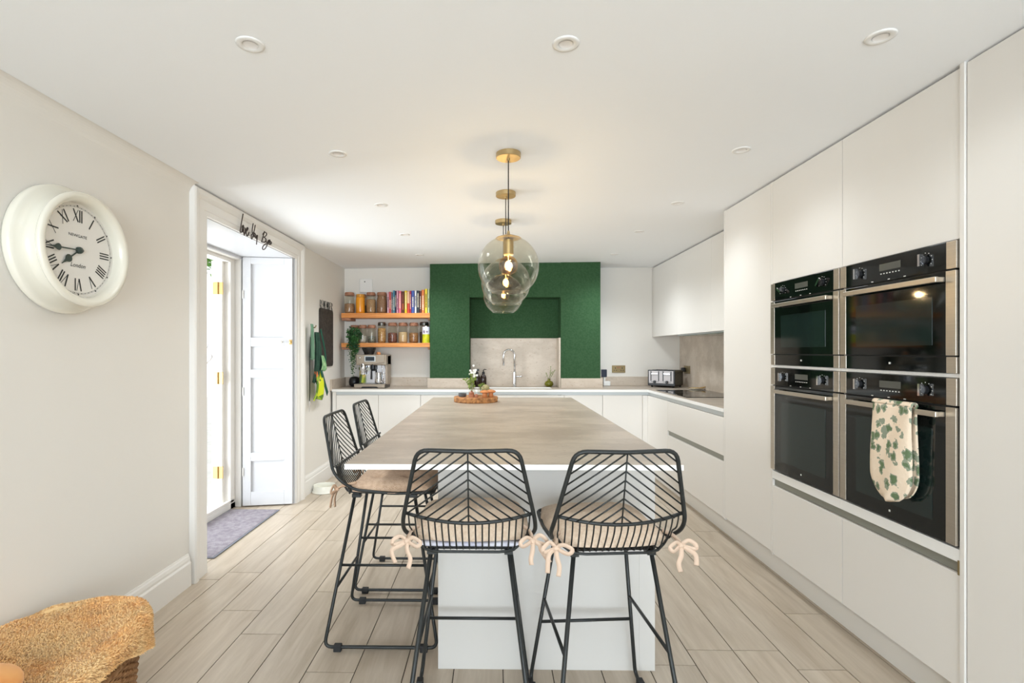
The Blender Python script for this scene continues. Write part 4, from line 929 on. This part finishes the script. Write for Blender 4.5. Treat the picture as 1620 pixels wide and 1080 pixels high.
# trailing plant
pt = thing('trailing_plant', 'trailing dark green ivy in a pot at the left end of the lower shelf', 'potted plant', (jx(560, 5.76), 5.72, Z2)); px_ = jx(560, 5.72)
b = MB(); b.lathe([(0, 0), (.036, 0), (.044, .01), (.055, .075), (.057, .08), (.05, .08), (.045, .07), (0, .07)], (px_, 5.735, Z2), 24); b.build('pot', M['pot'], pt, smooth=True, auto=.6)
b = MB(); lf = MB(); rr = random.Random(21)
def addleaf(c, s):
    a = Vector((rr.gauss(0,1), rr.gauss(0,1)-.5, rr.gauss(0,.6)-.3)).normalized(); q = a.cross(Vector((rr.gauss(0,.6), -1, rr.gauss(0,.6)))).normalized()
    nn = a.cross(q)*.25*s
    lf.add([c, c+a*s*.35+q*s*.5+nn, c+a*s*.8+q*s*.3, c+a*s*1.25, c+a*s*.8-q*s*.3, c+a*s*.35-q*s*.5+nn, c+a*s*.6-nn*.4], [(0,1,6), (1,2,6), (2,3,6), (3,4,6), (4,5,6), (5,0,6)])
for i in range(200):
    v = Vector((rr.gauss(0,1), rr.gauss(0,1), rr.gauss(0,1))).normalized(); c = Vector((px_+.004, 5.715, Z2+.105))+Vector((v.x*.083, v.y*.07, v.z*.085))*rr.uniform(.55, 1)
    addleaf(c, rr.uniform(.018, .03))
for i in range(110):
    addleaf(Vector((px_+.012+rr.gauss(0,.026), 5.64+rr.gauss(0,.012), Z2+.08-rr.random()*.13)), rr.uniform(.018, .028))
for k, (dx, ln) in enumerate(((-.028, .20), (-.012, .30), (.0, .33), (.008, .36), (.018, .27), (.032, .22), (.05, .14), (.06, .10))):
    pts = [(px_+dx*.4, 5.70, Z2+.09), (px_+dx, 5.648, Z2+.05), (px_+dx+.004, 5.638, Z2-.06), (px_+dx*(.6)+.006, 5.64, Z2-ln)]
    P = smooth_path(pts, 8); b.tube(P, .0014, 5)
    for j, p in enumerate(P):
        for q_ in range(3):
            if j > 4: addleaf(p+Vector((rr.gauss(0,.008), rr.gauss(0,.006), rr.gauss(0,.006))), rr.uniform(.014, .024)*(1 if j < 20 else .7))
b.build('stems', M['stem'], pt); lf.build('foliage', M['leaf'], pt)
# small white controller on the wall
t = thing('wall_controller', 'small white rounded box on the wall above the jars', 'heating control', (-1.478, 5.89, 2.08))
b = MB(); b.box((-1.552, 5.868, 1.995), (-1.402, 5.889, 2.155)); b.build('casing', M['plastic_white'], t, bevel=.018, seg=4)
b = MB(); b.lathe([(0, -.023), (.007, -.0225), (.007, -.02)], (-1.49, 5.89, 2.12), 14, axis='y'); b.build('sensor', M['display'], t)

# ------------------------------------------------------------------ coffee machine
cm_ = thing('espresso_machine', 'stainless steel espresso machine on the back worktop under the shelves', 'coffee machine', (-1.345, 5.66, .92))
X0_, X1_, Y0_, Y1_ = -1.515, -1.170, 5.52, 5.80
b = MB(); b.box((X0_+.03, Y0_+.10, .95), (X1_-.004, Y1_, 1.275)); b.box((X0_+.01, Y0_+.03, 1.17), (X1_-.004, Y1_, 1.283)); b.build('body', M['taupe_steel'], cm_, bevel=.006)
b = MB(); n = 16; poly = [(X0_+.022, 1.283), (X1_-.02, 1.283), (X1_-.02, 1.20)]+[(X1_-.02-(X1_-X0_-.042)*i/n, 1.192-.018*math.sin(PI*min(1, i/n*1.0))+.012*(1-i/n)) for i in range(1, n+1)]
m_ = len(poly); b.add([(x, Y0_, z) for x, z in poly]+[(x, Y0_+.05, z) for x, z in poly], [tuple(range(m_)), tuple(range(2*m_-1, m_-1, -1))]+[(i, (i+1) % m_, m_+(i+1) % m_, m_+i) for i in range(m_)]); b.build('control_head', M['taupe_steel'], cm_, bevel=.003)
b = MB(); b.box((-1.405, Y0_-.003, 1.208), (-1.285, Y0_+.001, 1.268)); b.build('bezel', M['rail'], cm_, bevel=.002)
b = MB(); b.box((-1.393, Y0_-.005, 1.217), (-1.297, Y0_-.002, 1.260)); b.build('screen', mat('machine_screen', (44, 52, 60), .15), cm_)
b = MB(); b.lathe([(.008, 0), (.010, -.006), (.006, -.009), (0, -.009)], (-1.455, Y0_, 1.25), 14, axis='y'); b.build('power_button', M['chrome'], cm_, smooth=True)
b = MB(); b.lathe([(.020, 0), (.022, -.01), (.018, -.014), (0, -.014)], (-1.378, Y0_+.10, 1.125), 20, axis='y'); b.build('pressure_dial', M['white_ceramic'], cm_, smooth=True, auto=.5)
b = MB(); b.lathe([(.034, 1.185), (.034, 1.165), (.036, 1.16), (.036, 1.12), (.028, 1.10), (.028, 1.07), (.024, 1.065), (0, 1.065)], (-1.432, Y0_+.055, 0), 24); b.box((-1.478, Y0_+.04, 1.115), (-1.46, Y0_+.07, 1.145)); b.build('grinder_outlet', M['chrome'], cm_, smooth=True, auto=.5)
b = MB(); b.lathe([(.030, 1.185), (.032, 1.15), (.032, 1.128), (.026, 1.12), (.024, 1.105), (0, 1.105)], (-1.325, Y0_+.06, 0), 24); b.tube([(-1.325, Y0_+.045, 1.12), (-1.325, Y0_-.01, 1.10), (-1.322, Y0_-.03, 1.02)], [.009, .011, .012], 10); b.build('portafilter', M['plastic_black'], cm_, smooth=True, auto=.5)
b = MB(); b.tube([(-1.225, Y0_+.05, 1.20), (-1.222, Y0_+.02, 1.16), (-1.20, Y0_+.005, 1.05), (-1.195, Y0_, .985)], .0045, 8); b.build('steam_wand', M['chrome'], cm_, smooth=True)
b = MB(); b.lathe([(0, .972), (.040, .972), (.043, .98), (.040, 1.03), (.032, 1.075), (.034, 1.09), (.030, 1.09), (.028, 1.075), (0, .98)], (-1.262, Y0_+.055, 0), 28); b.tube(smooth_path([(-1.225, Y0_+.04, 1.075), (-1.205, Y0_+.03, 1.07), (-1.20, Y0_+.03, 1.0), (-1.222, Y0_+.04, .985)], 4), .004, 6)
tag(b.build('milk_jug', M['chrome'], smooth=True, auto=.6), 'small chrome milk jug standing on the espresso machine tray', 'jug')
b = MB(); b.box((X0_+.03, Y0_+.098, .965), (X1_-.03, Y0_+.104, 1.165)); b.build('splash_plate', M['chrome'], cm_)
b = MB(); b.box((X0_+.01, Y0_+.0, .963), (X1_-.02, Y0_+.14, .970)); b.build('drip_grate', M['dark_chrome'], cm_, bevel=.001)
b = MB(); poly = [(X0_, .965), (X0_, .925), (X0_+.07, .925), (X0_+.09, .938), (X1_-.10, .938), (X1_-.08, .925), (X1_-.012, .925), (X1_-.012, .965)]; m_ = len(poly)
b.add([(x, Y0_-.012, z) for x, z in poly]+[(x, Y0_+.1, z) for x, z in poly], [tuple(range(m_)), tuple(range(2*m_-1, m_-1, -1))]+[(i, (i+1) % m_, m_+(i+1) % m_, m_+i) for i in range(m_)]); b.build('drip_tray', M['taupe_steel'], cm_, bevel=.002)
b = MB(); b.box((X0_+.02, Y0_, .9205), (X1_-.01, Y1_-.02, .962)); b.build('base', M['plastic_black'], cm_)
b = MB(); b.lathe([(.05, 1.283), (.055, 1.30), (.076, 1.345), (.077, 1.362), (0, 1.364)], (-1.385, 5.64, 0), 28); b.build('bean_hopper', mat('smoked_hopper', (34, 32, 32), .15), cm_, smooth=True, auto=.6)
b = MB(); b.lathe([(.022, 1.283), (.024, 1.30), (.015, 1.312), (0, 1.313)], (-1.275, 5.62, 0), 18); b.build('tamper', M['mushroom'], cm_, smooth=True)
t = thing('smart_speaker', 'small round black speaker left of the espresso machine', 'speaker', (-1.585, 5.78, .92))
b = MB(); b.lathe([(0, .001), (.035, .001), (.056, .02), (.062, .055), (.056, .09), (.035, .112), (0, .118)], (-1.585, 5.78, .92), 28); b.build('body', M['plastic_black'], t, smooth=True)
b = MB(); b.tube(smooth_path([(-1.56, 5.83, .95), (-1.545, 5.86, 1.03), (-1.50, 5.85, 1.06), (-1.49, 5.81, 1.04)], 5), .003, 6); b.build('cable', M['cord'], t)

# ------------------------------------------------------------------ tap, bottles, vase by the sink
t = thing('kitchen_tap', 'tall chrome swan neck tap at the back of the sink', 'tap', (.228, 5.76, .92)); tx, ty = .228, 5.76
b = MB(); b.lathe([(0, .001), (.024, .001), (.024, .008), (.019, .012), (.019, .165), (.012, .172), (.010, .18)], (tx, ty, .92), 24); b.build('body', M['chrome'], t, smooth=True, auto=.5)
pts = [(tx, ty, 1.09), (tx, ty, 1.27)]+[(tx-.062+.062*math.cos(a), ty-.02*(1-math.cos(a)), 1.275+.062*math.sin(a)) for a in [PI*i/12 for i in range(13)]]+[(tx-.124, ty-.04, 1.16)]
b = MB(); b.tube(pts, .011, 14); b.build('spout', M['chrome'], t, smooth=True)
b = MB(); b.tube([(tx+.015, ty, 1.035), (tx+.085, ty-.01, 1.037)], .0085, 12); b.build('lever', M['chrome'], t, smooth=True)
def pump(x, y, label, head):
    t = thing('soap_bottle', label, 'bottle', (x, y, .92), 0, 'dark amber bottles by the sink')
    b = MB(); b.lathe([(0, .001), (.031, .001), (.034, .006), (.034, .105), (.028, .125), (.014, .140), (.013, .152), (0, .152)], (0,0,0), 24); b.build('bottle', M['amber'], t, smooth=True, local=True, auto=.8)
    b = MB(); b.lathe([(.016, .146), (.016, .166), (.006, .170), (.005, .19), (0, .19)], (0,0,0), 16)
    if head: b.box((-.034, -.010, .178), (.024, .010, .202)); b.box((-.030, -.005, .160), (-.022, .005, .182))
    else: b.tube([(0, 0, .188), (.012, 0, .198), (.034, 0, .194)], .005, 8)
    b.build('pump', M['plastic_black'], t, local=True, bevel=.001)
pump(-.194, 5.745, 'dark amber spray bottle by the sink, left one', True); pump(-.122, 5.755, 'dark amber pump bottle by the sink, right one', False)
vx, vy = .617, 5.79
t = thing('bud_vase', 'small round olive green glass vase with twigs right of the tap', 'vase', (vx, vy, .92))
b = MB(); b.lathe([(0, .001), (.028, .001), (.048, .02), (.050, .035), (.042, .056), (.016, .070), (.014, .086), (.018, .092), (.012, .090), (.010, .07), (.036, .052), (.044, .034), (.040, .018), (0, .008)], (vx, vy, .92), 28); b.build('glass', M['lime_glass'], t, smooth=True)
def sprig(t, base, tips, m='stem', lm='leaf', ls=.012, seed=1, name='twigs'):
    r_ = random.Random(seed); b = MB(); l = MB()
    for tp in tips:
        P = smooth_path([base, ((base[0]+tp[0])/2+r_.uniform(-.006, .006), (base[1]+tp[1])/2, (base[2]+tp[2])/2+.01), tp], 6); b.tube(P, .0014, 5)
        for p in P[4:]:
            for k in range(2):
                a = Vector((r_.gauss(0,1), r_.gauss(0,1), r_.gauss(0,1)+.4)).normalized(); q = a.cross(Vector((r_.random(), -1, r_.random()))).normalized(); l.add([p, p+a*ls*.5+q*ls*.35, p+a*ls, p+a*ls*.5-q*ls*.35], [(0,1,2,3)])
    b.build(name, M[m], t); l.build('leaves', M[lm], t)
sprig(t, (vx, vy, .99), [(vx-.03, vy, 1.075), (vx+.04, vy-.01, 1.09), (vx+.07, vy, 1.11), (vx+.02, vy, 1.15)], 'stem', 'stem', .010)
# sockets, plugs, toaster
t = thing('wall_socket', 'antique brass double socket on the back wall', 'socket', (1.464, 6.06, 1.11))
b = MB(); b.box((1.386, 6.052, 1.068), (1.543, 6.0595, 1.154)); b.build('plate', M['bronze'], t, bevel=.002)
b = MB()
for cx in (1.425, 1.505):
    b.box((cx-.004, 6.050, 1.115), (cx+.004, 6.053, 1.130)); b.box((cx-.018, 6.050, 1.092), (cx-.008, 6.053, 1.099)); b.box((cx+.008, 6.050, 1.092), (cx+.018, 6.053, 1.099))
b.build('socket_holes', M['plastic_black'], t)
b = MB(); b.box((1.445, 6.048, 1.120), (1.459, 6.053, 1.140)); b.box((1.470, 6.048, 1.120), (1.484, 6.053, 1.140)); b.build('switches', M['cork'], t)
t = thing('wall_socket', 'dark socket with a black plug on the right wall behind the toaster', 'socket', (2.18, 5.82, 1.11))
b = MB(); b.box((2.173, 5.735, 1.070), (2.1805, 5.905, 1.157)); b.build('plate', M['bronze'], t, bevel=.002)
b = MB(); b.box((2.13, 5.84, 1.085), (2.173, 5.895, 1.135)); b.build('plug', M['plastic_black'], t, bevel=.010)
b = MB(); b.tube(smooth_path([(2.135, 5.86, 1.09), (2.125, 5.85, 1.02), (2.12, 5.82, .96), (2.08, 5.80, .93), (2.03, 5.78, .927)], 5), .003, 6); b.build('cable', M['cord'], t)
t = thing('charger', 'small navy device on a pale stand at the right foot of the green pier', 'charger', (1.29, 5.95, .92))
b = MB(); b.box((1.24, 5.93, 1.022), (1.30, 5.96, 1.110)); b.build('device', M['navy'], t, bevel=.004)
b = MB(); b.box((1.26, 5.92, .921), (1.34, 6.0, .975)); b.box((1.262, 5.935, .97), (1.285, 5.958, 1.024)); b.build('stand', M['plastic_white'], t, bevel=.008)
tt = thing('toaster', 'four slice toaster with white front panels and black case in the back right corner', 'toaster', (1.935, 5.80, .921), math.radians(-40))
b = MB(); b.box((-.15, -.13, .012), (.15, .13, .190)); b.build('case', mat('toaster_case', (52, 50, 44), .45, metal=.3, noise=((84, 80, 68), 60, 2)), tt, bevel=.022, seg=4, local=True)
b = MB(); b.box((-.152, -.143, .016), (.152, -.128, .192)); b.build('front_frame', M['plastic_black'], tt, bevel=.006, local=True)
b = MB(); b.box((-.138, -.1465, .045), (.138, -.1425, .182)); b.build('front_panel', mat('toaster_panel', (186, 180, 180), .4), tt, bevel=.004, local=True)
b = MB()
for s in (-1, 1):
    for q in (.025, .113): b.box((s*q-.0055, -.1482, .07), (s*q+.0055, -.1464, .178))
b.build('lever_slots', M['plastic_black'], tt, local=True)
for s in (-1, 1):
    b = MB(); b.box((s*.069-.036, -.160, .145), (s*.069+.036, -.146, .155)); b.build('lever', M['chrome'], tt, bevel=.002, local=True)
    b = MB(); b.lathe([(.015, -.1465), (.015, -.160), (.012, -.163), (0, -.163)], (s*.069, 0, .060), 20, axis='y'); b.build('dial', M['plastic_black'], tt, smooth=True, auto=.5, local=True)
    b = MB()
    for q in (-.04, -.028, .028, .04): b.lathe([(.004, -.1465), (.004, -.149), (0, -.149)], (s*.069+q, 0, .060), 10, axis='y')
    b.build('buttons', M['display'], tt, local=True)
b = MB()
for s in (-.055, .055):
    for q in (-.07, .07): b.box((q-.06, s-.014, .186), (q+.06, s+.014, .1915))
b.build('slots', M['plastic_black'], tt, local=True)
b = MB()
for sx_ in (-.12, .12):
    for sy_ in (-.10, .10): b.lathe([(.012, 0), (.012, .014)], (sx_, sy_, 0), 12, closed=True)
b.build('feet', M['rubber'], tt, local=True)
# hob and spoon rest
t = thing('induction_hob', 'black glass induction hob set in the right worktop', 'hob', (1.92, 4.86, .92))
b = MB(); b.box((1.655, 4.437, .9205), (2.155, 5.27, .925)); b.build('glass', M['hob'], t, bevel=.0015)
b = MB()
for cx, cy, r in ((1.80, 4.65, .09), (1.80, 5.05, .09), (2.03, 4.65, .075), (2.03, 5.05, .075)): b.lathe([(r-.002, .9252), (r, .9252)], (cx, cy, 0), 40)
for k in range(8): b.box((1.668, 4.72+k*.04, .9251), (1.674, 4.735+k*.04, .9253))
b.build('zone_marks', M['mark'], t)
t = thing('spoon_rest', 'cream and gold oval spoon rest beyond the hob', 'spoon rest', (2.09, 5.33, .92))
b = MB(); b.lathe([(0, .004), (.05, .004), (.085, .016), (.088, .020), (.083, .019), (.05, .008), (0, .007)], (0, 0, 0), 32)
for i, v in enumerate(b.v): b.v[i] = (v[0]*.9, v[1]*.6, v[2])
b.build('dish', M['white_ceramic'], t, smooth=True, local=True)
b = MB(); b.tube([(.0792*math.cos(a), .0528*math.sin(a), .0205) for a in [2*PI*i/40 for i in range(40)]], .0022, 6, closed=True); b.build('gold_rim', M['brass'], t, smooth=True, local=True)
b = MB(); b.tube([(-.05, .01, .014), (.03, .0, .020), (.10, -.012, .034)], [.007, .004, .005], 8); b.build('spoon', M['gold'], t, smooth=True, local=True)

# ------------------------------------------------------------------ tray group on the island
TX, TY = -.147, 4.08
t = thing('log_slab_tray', 'round wooden log slab with bark edge on the far end of the island', 'serving board', (TX, TY, .92))
b = MB(); n = 48; rr = random.Random(2); rs = [.174+.004*mnoise.noise(Vector((math.cos(2*PI*i/n)*2, math.sin(2*PI*i/n)*2, 0))) for i in range(n)]
b.prism([(TX+(rs[i]-.004)*math.cos(2*PI*i/n), TY+(rs[i]-.004)*math.sin(2*PI*i/n)) for i in range(n)], .9215, .9605); b.build('slab', M['wood_slab'], t)
b = MB(); 
for k, (r0, z0_, z1_) in enumerate(((0, .9205, .959),)):
    vs = []; 
    for z in (z0_, z0_+.012, z0_+.026, z1_):
        for i in range(n): a = 2*PI*i/n; r_ = rs[i]+(.0025*mnoise.noise(Vector((a*9, z*140, 1))) if z not in (z0_, z1_) else 0); vs.append((TX+r_*math.cos(a), TY+r_*math.sin(a), z))
    m2 = len(vs); 
    for z in (z0_, z1_):
        for i in range(n): a = 2*PI*i/n; vs.append((TX+(rs[i]-.006)*math.cos(a), TY+(rs[i]-.006)*math.sin(a), z))
    fs = [(j*n+i, j*n+(i+1) % n, (j+1)*n+(i+1) % n, (j+1)*n+i) for j in range(3) for i in range(n)]
    fs += [(i, m2+i, m2+(i+1) % n, (i+1) % n) for i in range(n)]+[(3*n+i, 3*n+(i+1) % n, m2+n+(i+1) % n, m2+n+i) for i in range(n)]
    b.add(vs, fs)
b.build('bark_edge', M['bark'], t, smooth=True)
ZT_ = .9607
def lz(name, label, cat, x, y, prof, m, n=24, z=ZT_):
    b = MB(); b.lathe(prof, (0,0,0), n); o = b.build(name, M[m], smooth=True, auto=.7); o.location = (x, y, z); return tag(o, label, cat)
def tpx(px, y): return on_y(px, 600, y)[0]
lz('small_bowl', 'small charcoal bowl at the left of the log slab', 'bowl', tpx(731.5, 4.05), 4.05, [(0, .0005), (.026, .0005), (.031, .006), (.032, .026), (.030, .028), (.027, .024), (.024, .010), (0, .008)], 'charcoal')
lz('pottery_bottle', 'small brown pottery bottle on the log slab', 'ornament', tpx(746, 4.0), 4.0, [(0, .0005), (.020, .0005), (.023, .010), (.020, .030), (.022, .034), (.018, .038), (.010, .042), (.008, .050), (0, .052)], 'terracotta')
lz('pottery_bottle', 'tiny brown pottery bud pot right of the brown bottle', 'ornament', tpx(753.5, 3.985), 3.985, [(0, .0005), (.012, .0005), (.015, .010), (.010, .020), (.006, .028), (0, .029)], 'terracotta')
gx, gy = tpx(747, 4.09), 4.09
t = thing('flower_vase', 'clear bottle vase with white flowers on the log slab', 'vase', (gx, gy, ZT_))
b = MB(); b.lathe([(0, .0005), (.026, .0005), (.029, .008), (.026, .045), (.018, .075), (.0165, .105), (.020, .115)], (gx, gy, ZT_), 24); b.build('glass', M['jar_glass'], t, smooth=True)
sprig(t, (gx, gy, ZT_+.03), [(gx-.035, gy, 1.105), (gx-.06, gy-.01, 1.095), (gx+.012, gy, 1.13), (gx-.012, gy, 1.14), (gx+.022, gy, 1.12)], 'stem', 'stem', .020, 4, 'stems')
b = MB(); rr = random.Random(8)
for i in range(16):
    c = Vector((gx+rr.gauss(.006, .014), gy+rr.gauss(0, .012), 1.145+rr.gauss(0, .020)))
    for k in range(5):
        a = 2*PI*k/5; d1 = Vector((math.cos(a), -.5, math.sin(a))).normalized(); q = d1.cross(Vector((0, -1, 0))).normalized(); b.add([c, c+d1*.007+q*.004, c+d1*.012, c+d1*.007-q*.004], [(0,1,2,3)])
b.build('blossoms', M['flower'], t)
gx2, gy2 = tpx(760, 4.13), 4.13
t = thing('glass_bud_vase', 'short clear glass vase with a dried sprig behind the wooden mushrooms', 'vase', (gx2, gy2, ZT_))
b = MB(); b.lathe([(0, .0005), (.020, .0005), (.023, .008), (.023, .05), (.016, .062), (.018, .07)], (gx2, gy2, ZT_), 24); b.build('glass', M['jar_glass'], t, smooth=True)
sprig(t, (gx2, gy2, ZT_+.02), [(gx2-.01, gy2, 1.05), (gx2+.012, gy2, 1.06), (gx2+.03, gy2, 1.055)], 'stem', 'stem', .012, 6, 'stems')
b = MB(); b.lathe([(0, .0), (.012, .0), (.018, .03), (.020, .04)], (0,0,0), 18); 
lz('moss_ball', 'round olive moss ball pot behind the wooden mushrooms', 'ornament', tpx(768, 4.12), 4.12, [(0, .0005), (.020, .0005), (.021, .02), (.020, .03), (.030, .045), (.034, .058), (.030, .076), (.016, .088), (0, .092)], 'moss')
for px, y, s, lab in ((767, 4.0, 1.0, 'left orange wooden mushroom on the log slab'), (776.5, 4.02, 1.05, 'right orange wooden mushroom on the log slab')):
    t = thing('wooden_mushroom', lab, 'ornament', (tpx(px, y), y, ZT_), 0, 'wooden mushrooms')
    b = MB(); b.lathe([(0, .0005), (.020, .0005), (.021, .003), (.0185, .034*s), (0, .036*s)], (0,0,0), 24); b.build('stalk', M['mushroom'], t, smooth=True, auto=.6, local=True)
    b = MB(); b.lathe([(0, .034*s), (.028, .033*s), (.039, .040*s), (.036, .048*s), (.020, .054*s), (0, .057*s)], (0,0,0), 28); b.build('cap', M['mushroom'], t, smooth=True, auto=.8, local=True)

# ------------------------------------------------------------------ pet bowl, door mat
b = MB(); b.lathe([(0, .0), (.105, .0), (.112, .004), (.108, .012), (.102, .020), (.100, .060), (.098, .064), (.092, .062), (.088, .020), (0, .014)], (0,0,0), 48); o = b.build('pet_bowl', M['white_ceramic'], smooth=True, auto=.6); o.location = (-1.60, 4.80, .0)
tag(o, 'cream ceramic pet bowl on the floor by the left wall', 'pet bowl')
dm = thing('door_mat', 'lavender grey door mat inside the open doorway', 'door mat', (-1.99, 3.73, 0))
b = MB(); b.box((-2.195, 3.23, .0005), (-1.782, 4.226, .008)); b.build('binding', M['mat_edge'], dm, bevel=.002)
b = MB(); nx_, ny_ = 90, 200
b.grid(lambda u, v: (-2.185+.39*u, 3.24+.976*v, .009+.006*abs(mnoise.noise(Vector((u*60, v*140, 0))))*(0 if u in (0, 1) or v in (0, 1) else 1)), nx_, ny_); tag(b.build('pile', M['mat_pile'], dm, smooth=True), kind='stuff')

# ------------------------------------------------------------------ dog basket with fleece
bk_ = thing('wicker_dog_basket', 'brown wicker pet basket in the bottom left corner under an orange fleece', 'pet basket', (-1.45, 1.55, 0))
def oval(a, rx, ry, cx=-1.475, cy=1.52, e=2.6):
    c, s = math.cos(a), math.sin(a); k = (abs(c)**e+abs(s)**e)**(-1/e); return (cx+rx*k*c, cy+ry*k*s)
b = MB()
def wall(u, v):
    a = 2*PI*u; x, y = oval(a, .205+.02*v, .40+.02*v); return (x, y, .003+.255*v)
b.grid(wall, 96, 4, wrap=True); b.build('core', M['wicker_dark'], bk_, smooth=True, solid=.008)
b = MB()
for j in range(23):
    z = .008+j*.0112; f = z/.255
    P = []
    for i in range(240):
        a = 2*PI*i/240; x, y = oval(a, .212+.02*f, .407+.02*f); k = .0035*math.sin(i*PI/2+(PI if j % 2 else 0)); cx, cy = -1.475, 1.52; d_ = Vector((x-cx, y-cy, 0)).normalized(); P.append((x+d_.x*k, y+d_.y*k, z))
    b.tube(P, .0052, 5, closed=True)
b.build('weave', M['wicker'], bk_, smooth=True)
b = MB(); b.tube([(*oval(2*PI*i/80, .228, .424), .262) for i in range(80)], .012, 8, closed=True); b.build('rim', M['wicker'], bk_, smooth=True)
b = MB(); b.prism([oval(2*PI*i/48, .20, .395) for i in range(48)], .002, .012); b.build('bottom', M['wicker_dark'], bk_)
# fleece draped over the basket
fl = thing('fleece_blanket', 'shaggy orange fleece blanket draped over the pet basket', 'blanket', (-1.475, 1.52, .3))
def hem(a):
    # how low the blanket hangs at angle a (0 = room side, PI/2 = far side)
    return .205+.02*math.sin(3*a+1)+(.055 if False else 0)
def fleece(u, v):
    a = 2*PI*u; e = 2.6
    if v < .72:
        f = v/.72; x, y = oval(a, .235*f, .435*f); z = .335+.030*(f**2)+.018*mnoise.noise(Vector((x*7, y*7, 2)))+.02*math.exp(-((x+1.62)**2+(y-1.55)**2)/.05)
        if f > .93: z -= .004
    else:
        f = (v-.72)/.28; ang = min(1, f*2.2)*PI/2
        x0, y0 = oval(a, .235+.028*math.sin(ang), .435+.030*math.sin(ang)); zt = .365-.028*(1-math.cos(ang))
        lo = hem(a)
        # the corner towards the camera on the room side is lifted, showing the wicker
        dd = math.atan2(math.sin(a-.1), math.cos(a-.1)); lift = .085*math.exp(-(dd/.62)**2)
        g = max(0, (f-.45)/.55); z = zt-(zt-(lo+lift))*g; x, y = x0, y0
        z += .010*mnoise.noise(Vector((x*10, y*10, z*10))); k = .012*mnoise.noise(Vector((math.cos(a)*6, math.sin(a)*6, g*2)))*g; x += k*math.cos(a); y += k*math.sin(a)
    x = max(x, XL+.025+.0)
    return (x, y, z)
b = MB(); b.grid(fleece, 120, 60, wrap=True); base_o = b.build('fleece', M['fleece'], fl, smooth=True)
# pile: short curly tufts all over the fleece
rr = random.Random(17); b = MB(); NT = 62000
for i in range(NT):
    u, v = rr.random(), rr.random()**.6
    p = Vector(fleece(u, v)); q = Vector(fleece((u+.004) % 1, v)); s_ = Vector(fleece(u, min(1, v+.006 if v < .99 else v-.006)))
    if p.x < XL+.027: continue
    if p.y < 1.15: continue
    nrm = (q-p).cross(s_-p) if v < .99 else (s_-p).cross(q-p)
    if nrm.length < 1e-9: continue
    nrm.normalize()
    if nrm.z < -.3: nrm = -nrm
    cdir = Vector((p.x+1.475, p.y-1.52, .12))
    if nrm.dot(cdir) < 0: nrm = -nrm
    t1 = Vector((rr.gauss(0,1), rr.gauss(0,1), rr.gauss(0,1))); t1 = (t1-nrm*t1.dot(nrm)).normalized(); l = rr.uniform(.008, .014)
    flow = Vector((.5+.5*mnoise.noise(p*9), .5*mnoise.noise(p*9+Vector((5,5,5))), -.2))
    tip = p+nrm*l*.75+(t1*.6+flow*.5)*l*.7; w = .0020; mid = p+nrm*l*.5+t1*l*.12
    side = nrm.cross(tip-p); 
    if side.length < 1e-7: continue
    side = side.normalized()*w
    b.add([p-side, p+side, mid+side*.8, tip, mid-side*.8], [(0,1,2,4), (4,2,3)])
tag(b.build('fleece_pile', M['fleece'], fl, smooth=False), kind='stuff')
# rolled cushion end in the near corner
t = thing('pet_cushion', 'darker orange rolled cushion at the bottom left corner on the fleece', 'cushion', (-1.40, 1.33, .37))
b = MB(); b.grid(lambda u, v: (-1.425+.115*math.sin(PI*v)*math.cos(2*PI*u), 1.36+.12*math.sin(PI*v)*math.sin(2*PI*u), max(.372, .392+.05*math.cos(PI*v))), 36, 18, wrap=True); b.build('cover', M['fleece2'], t, smooth=True)
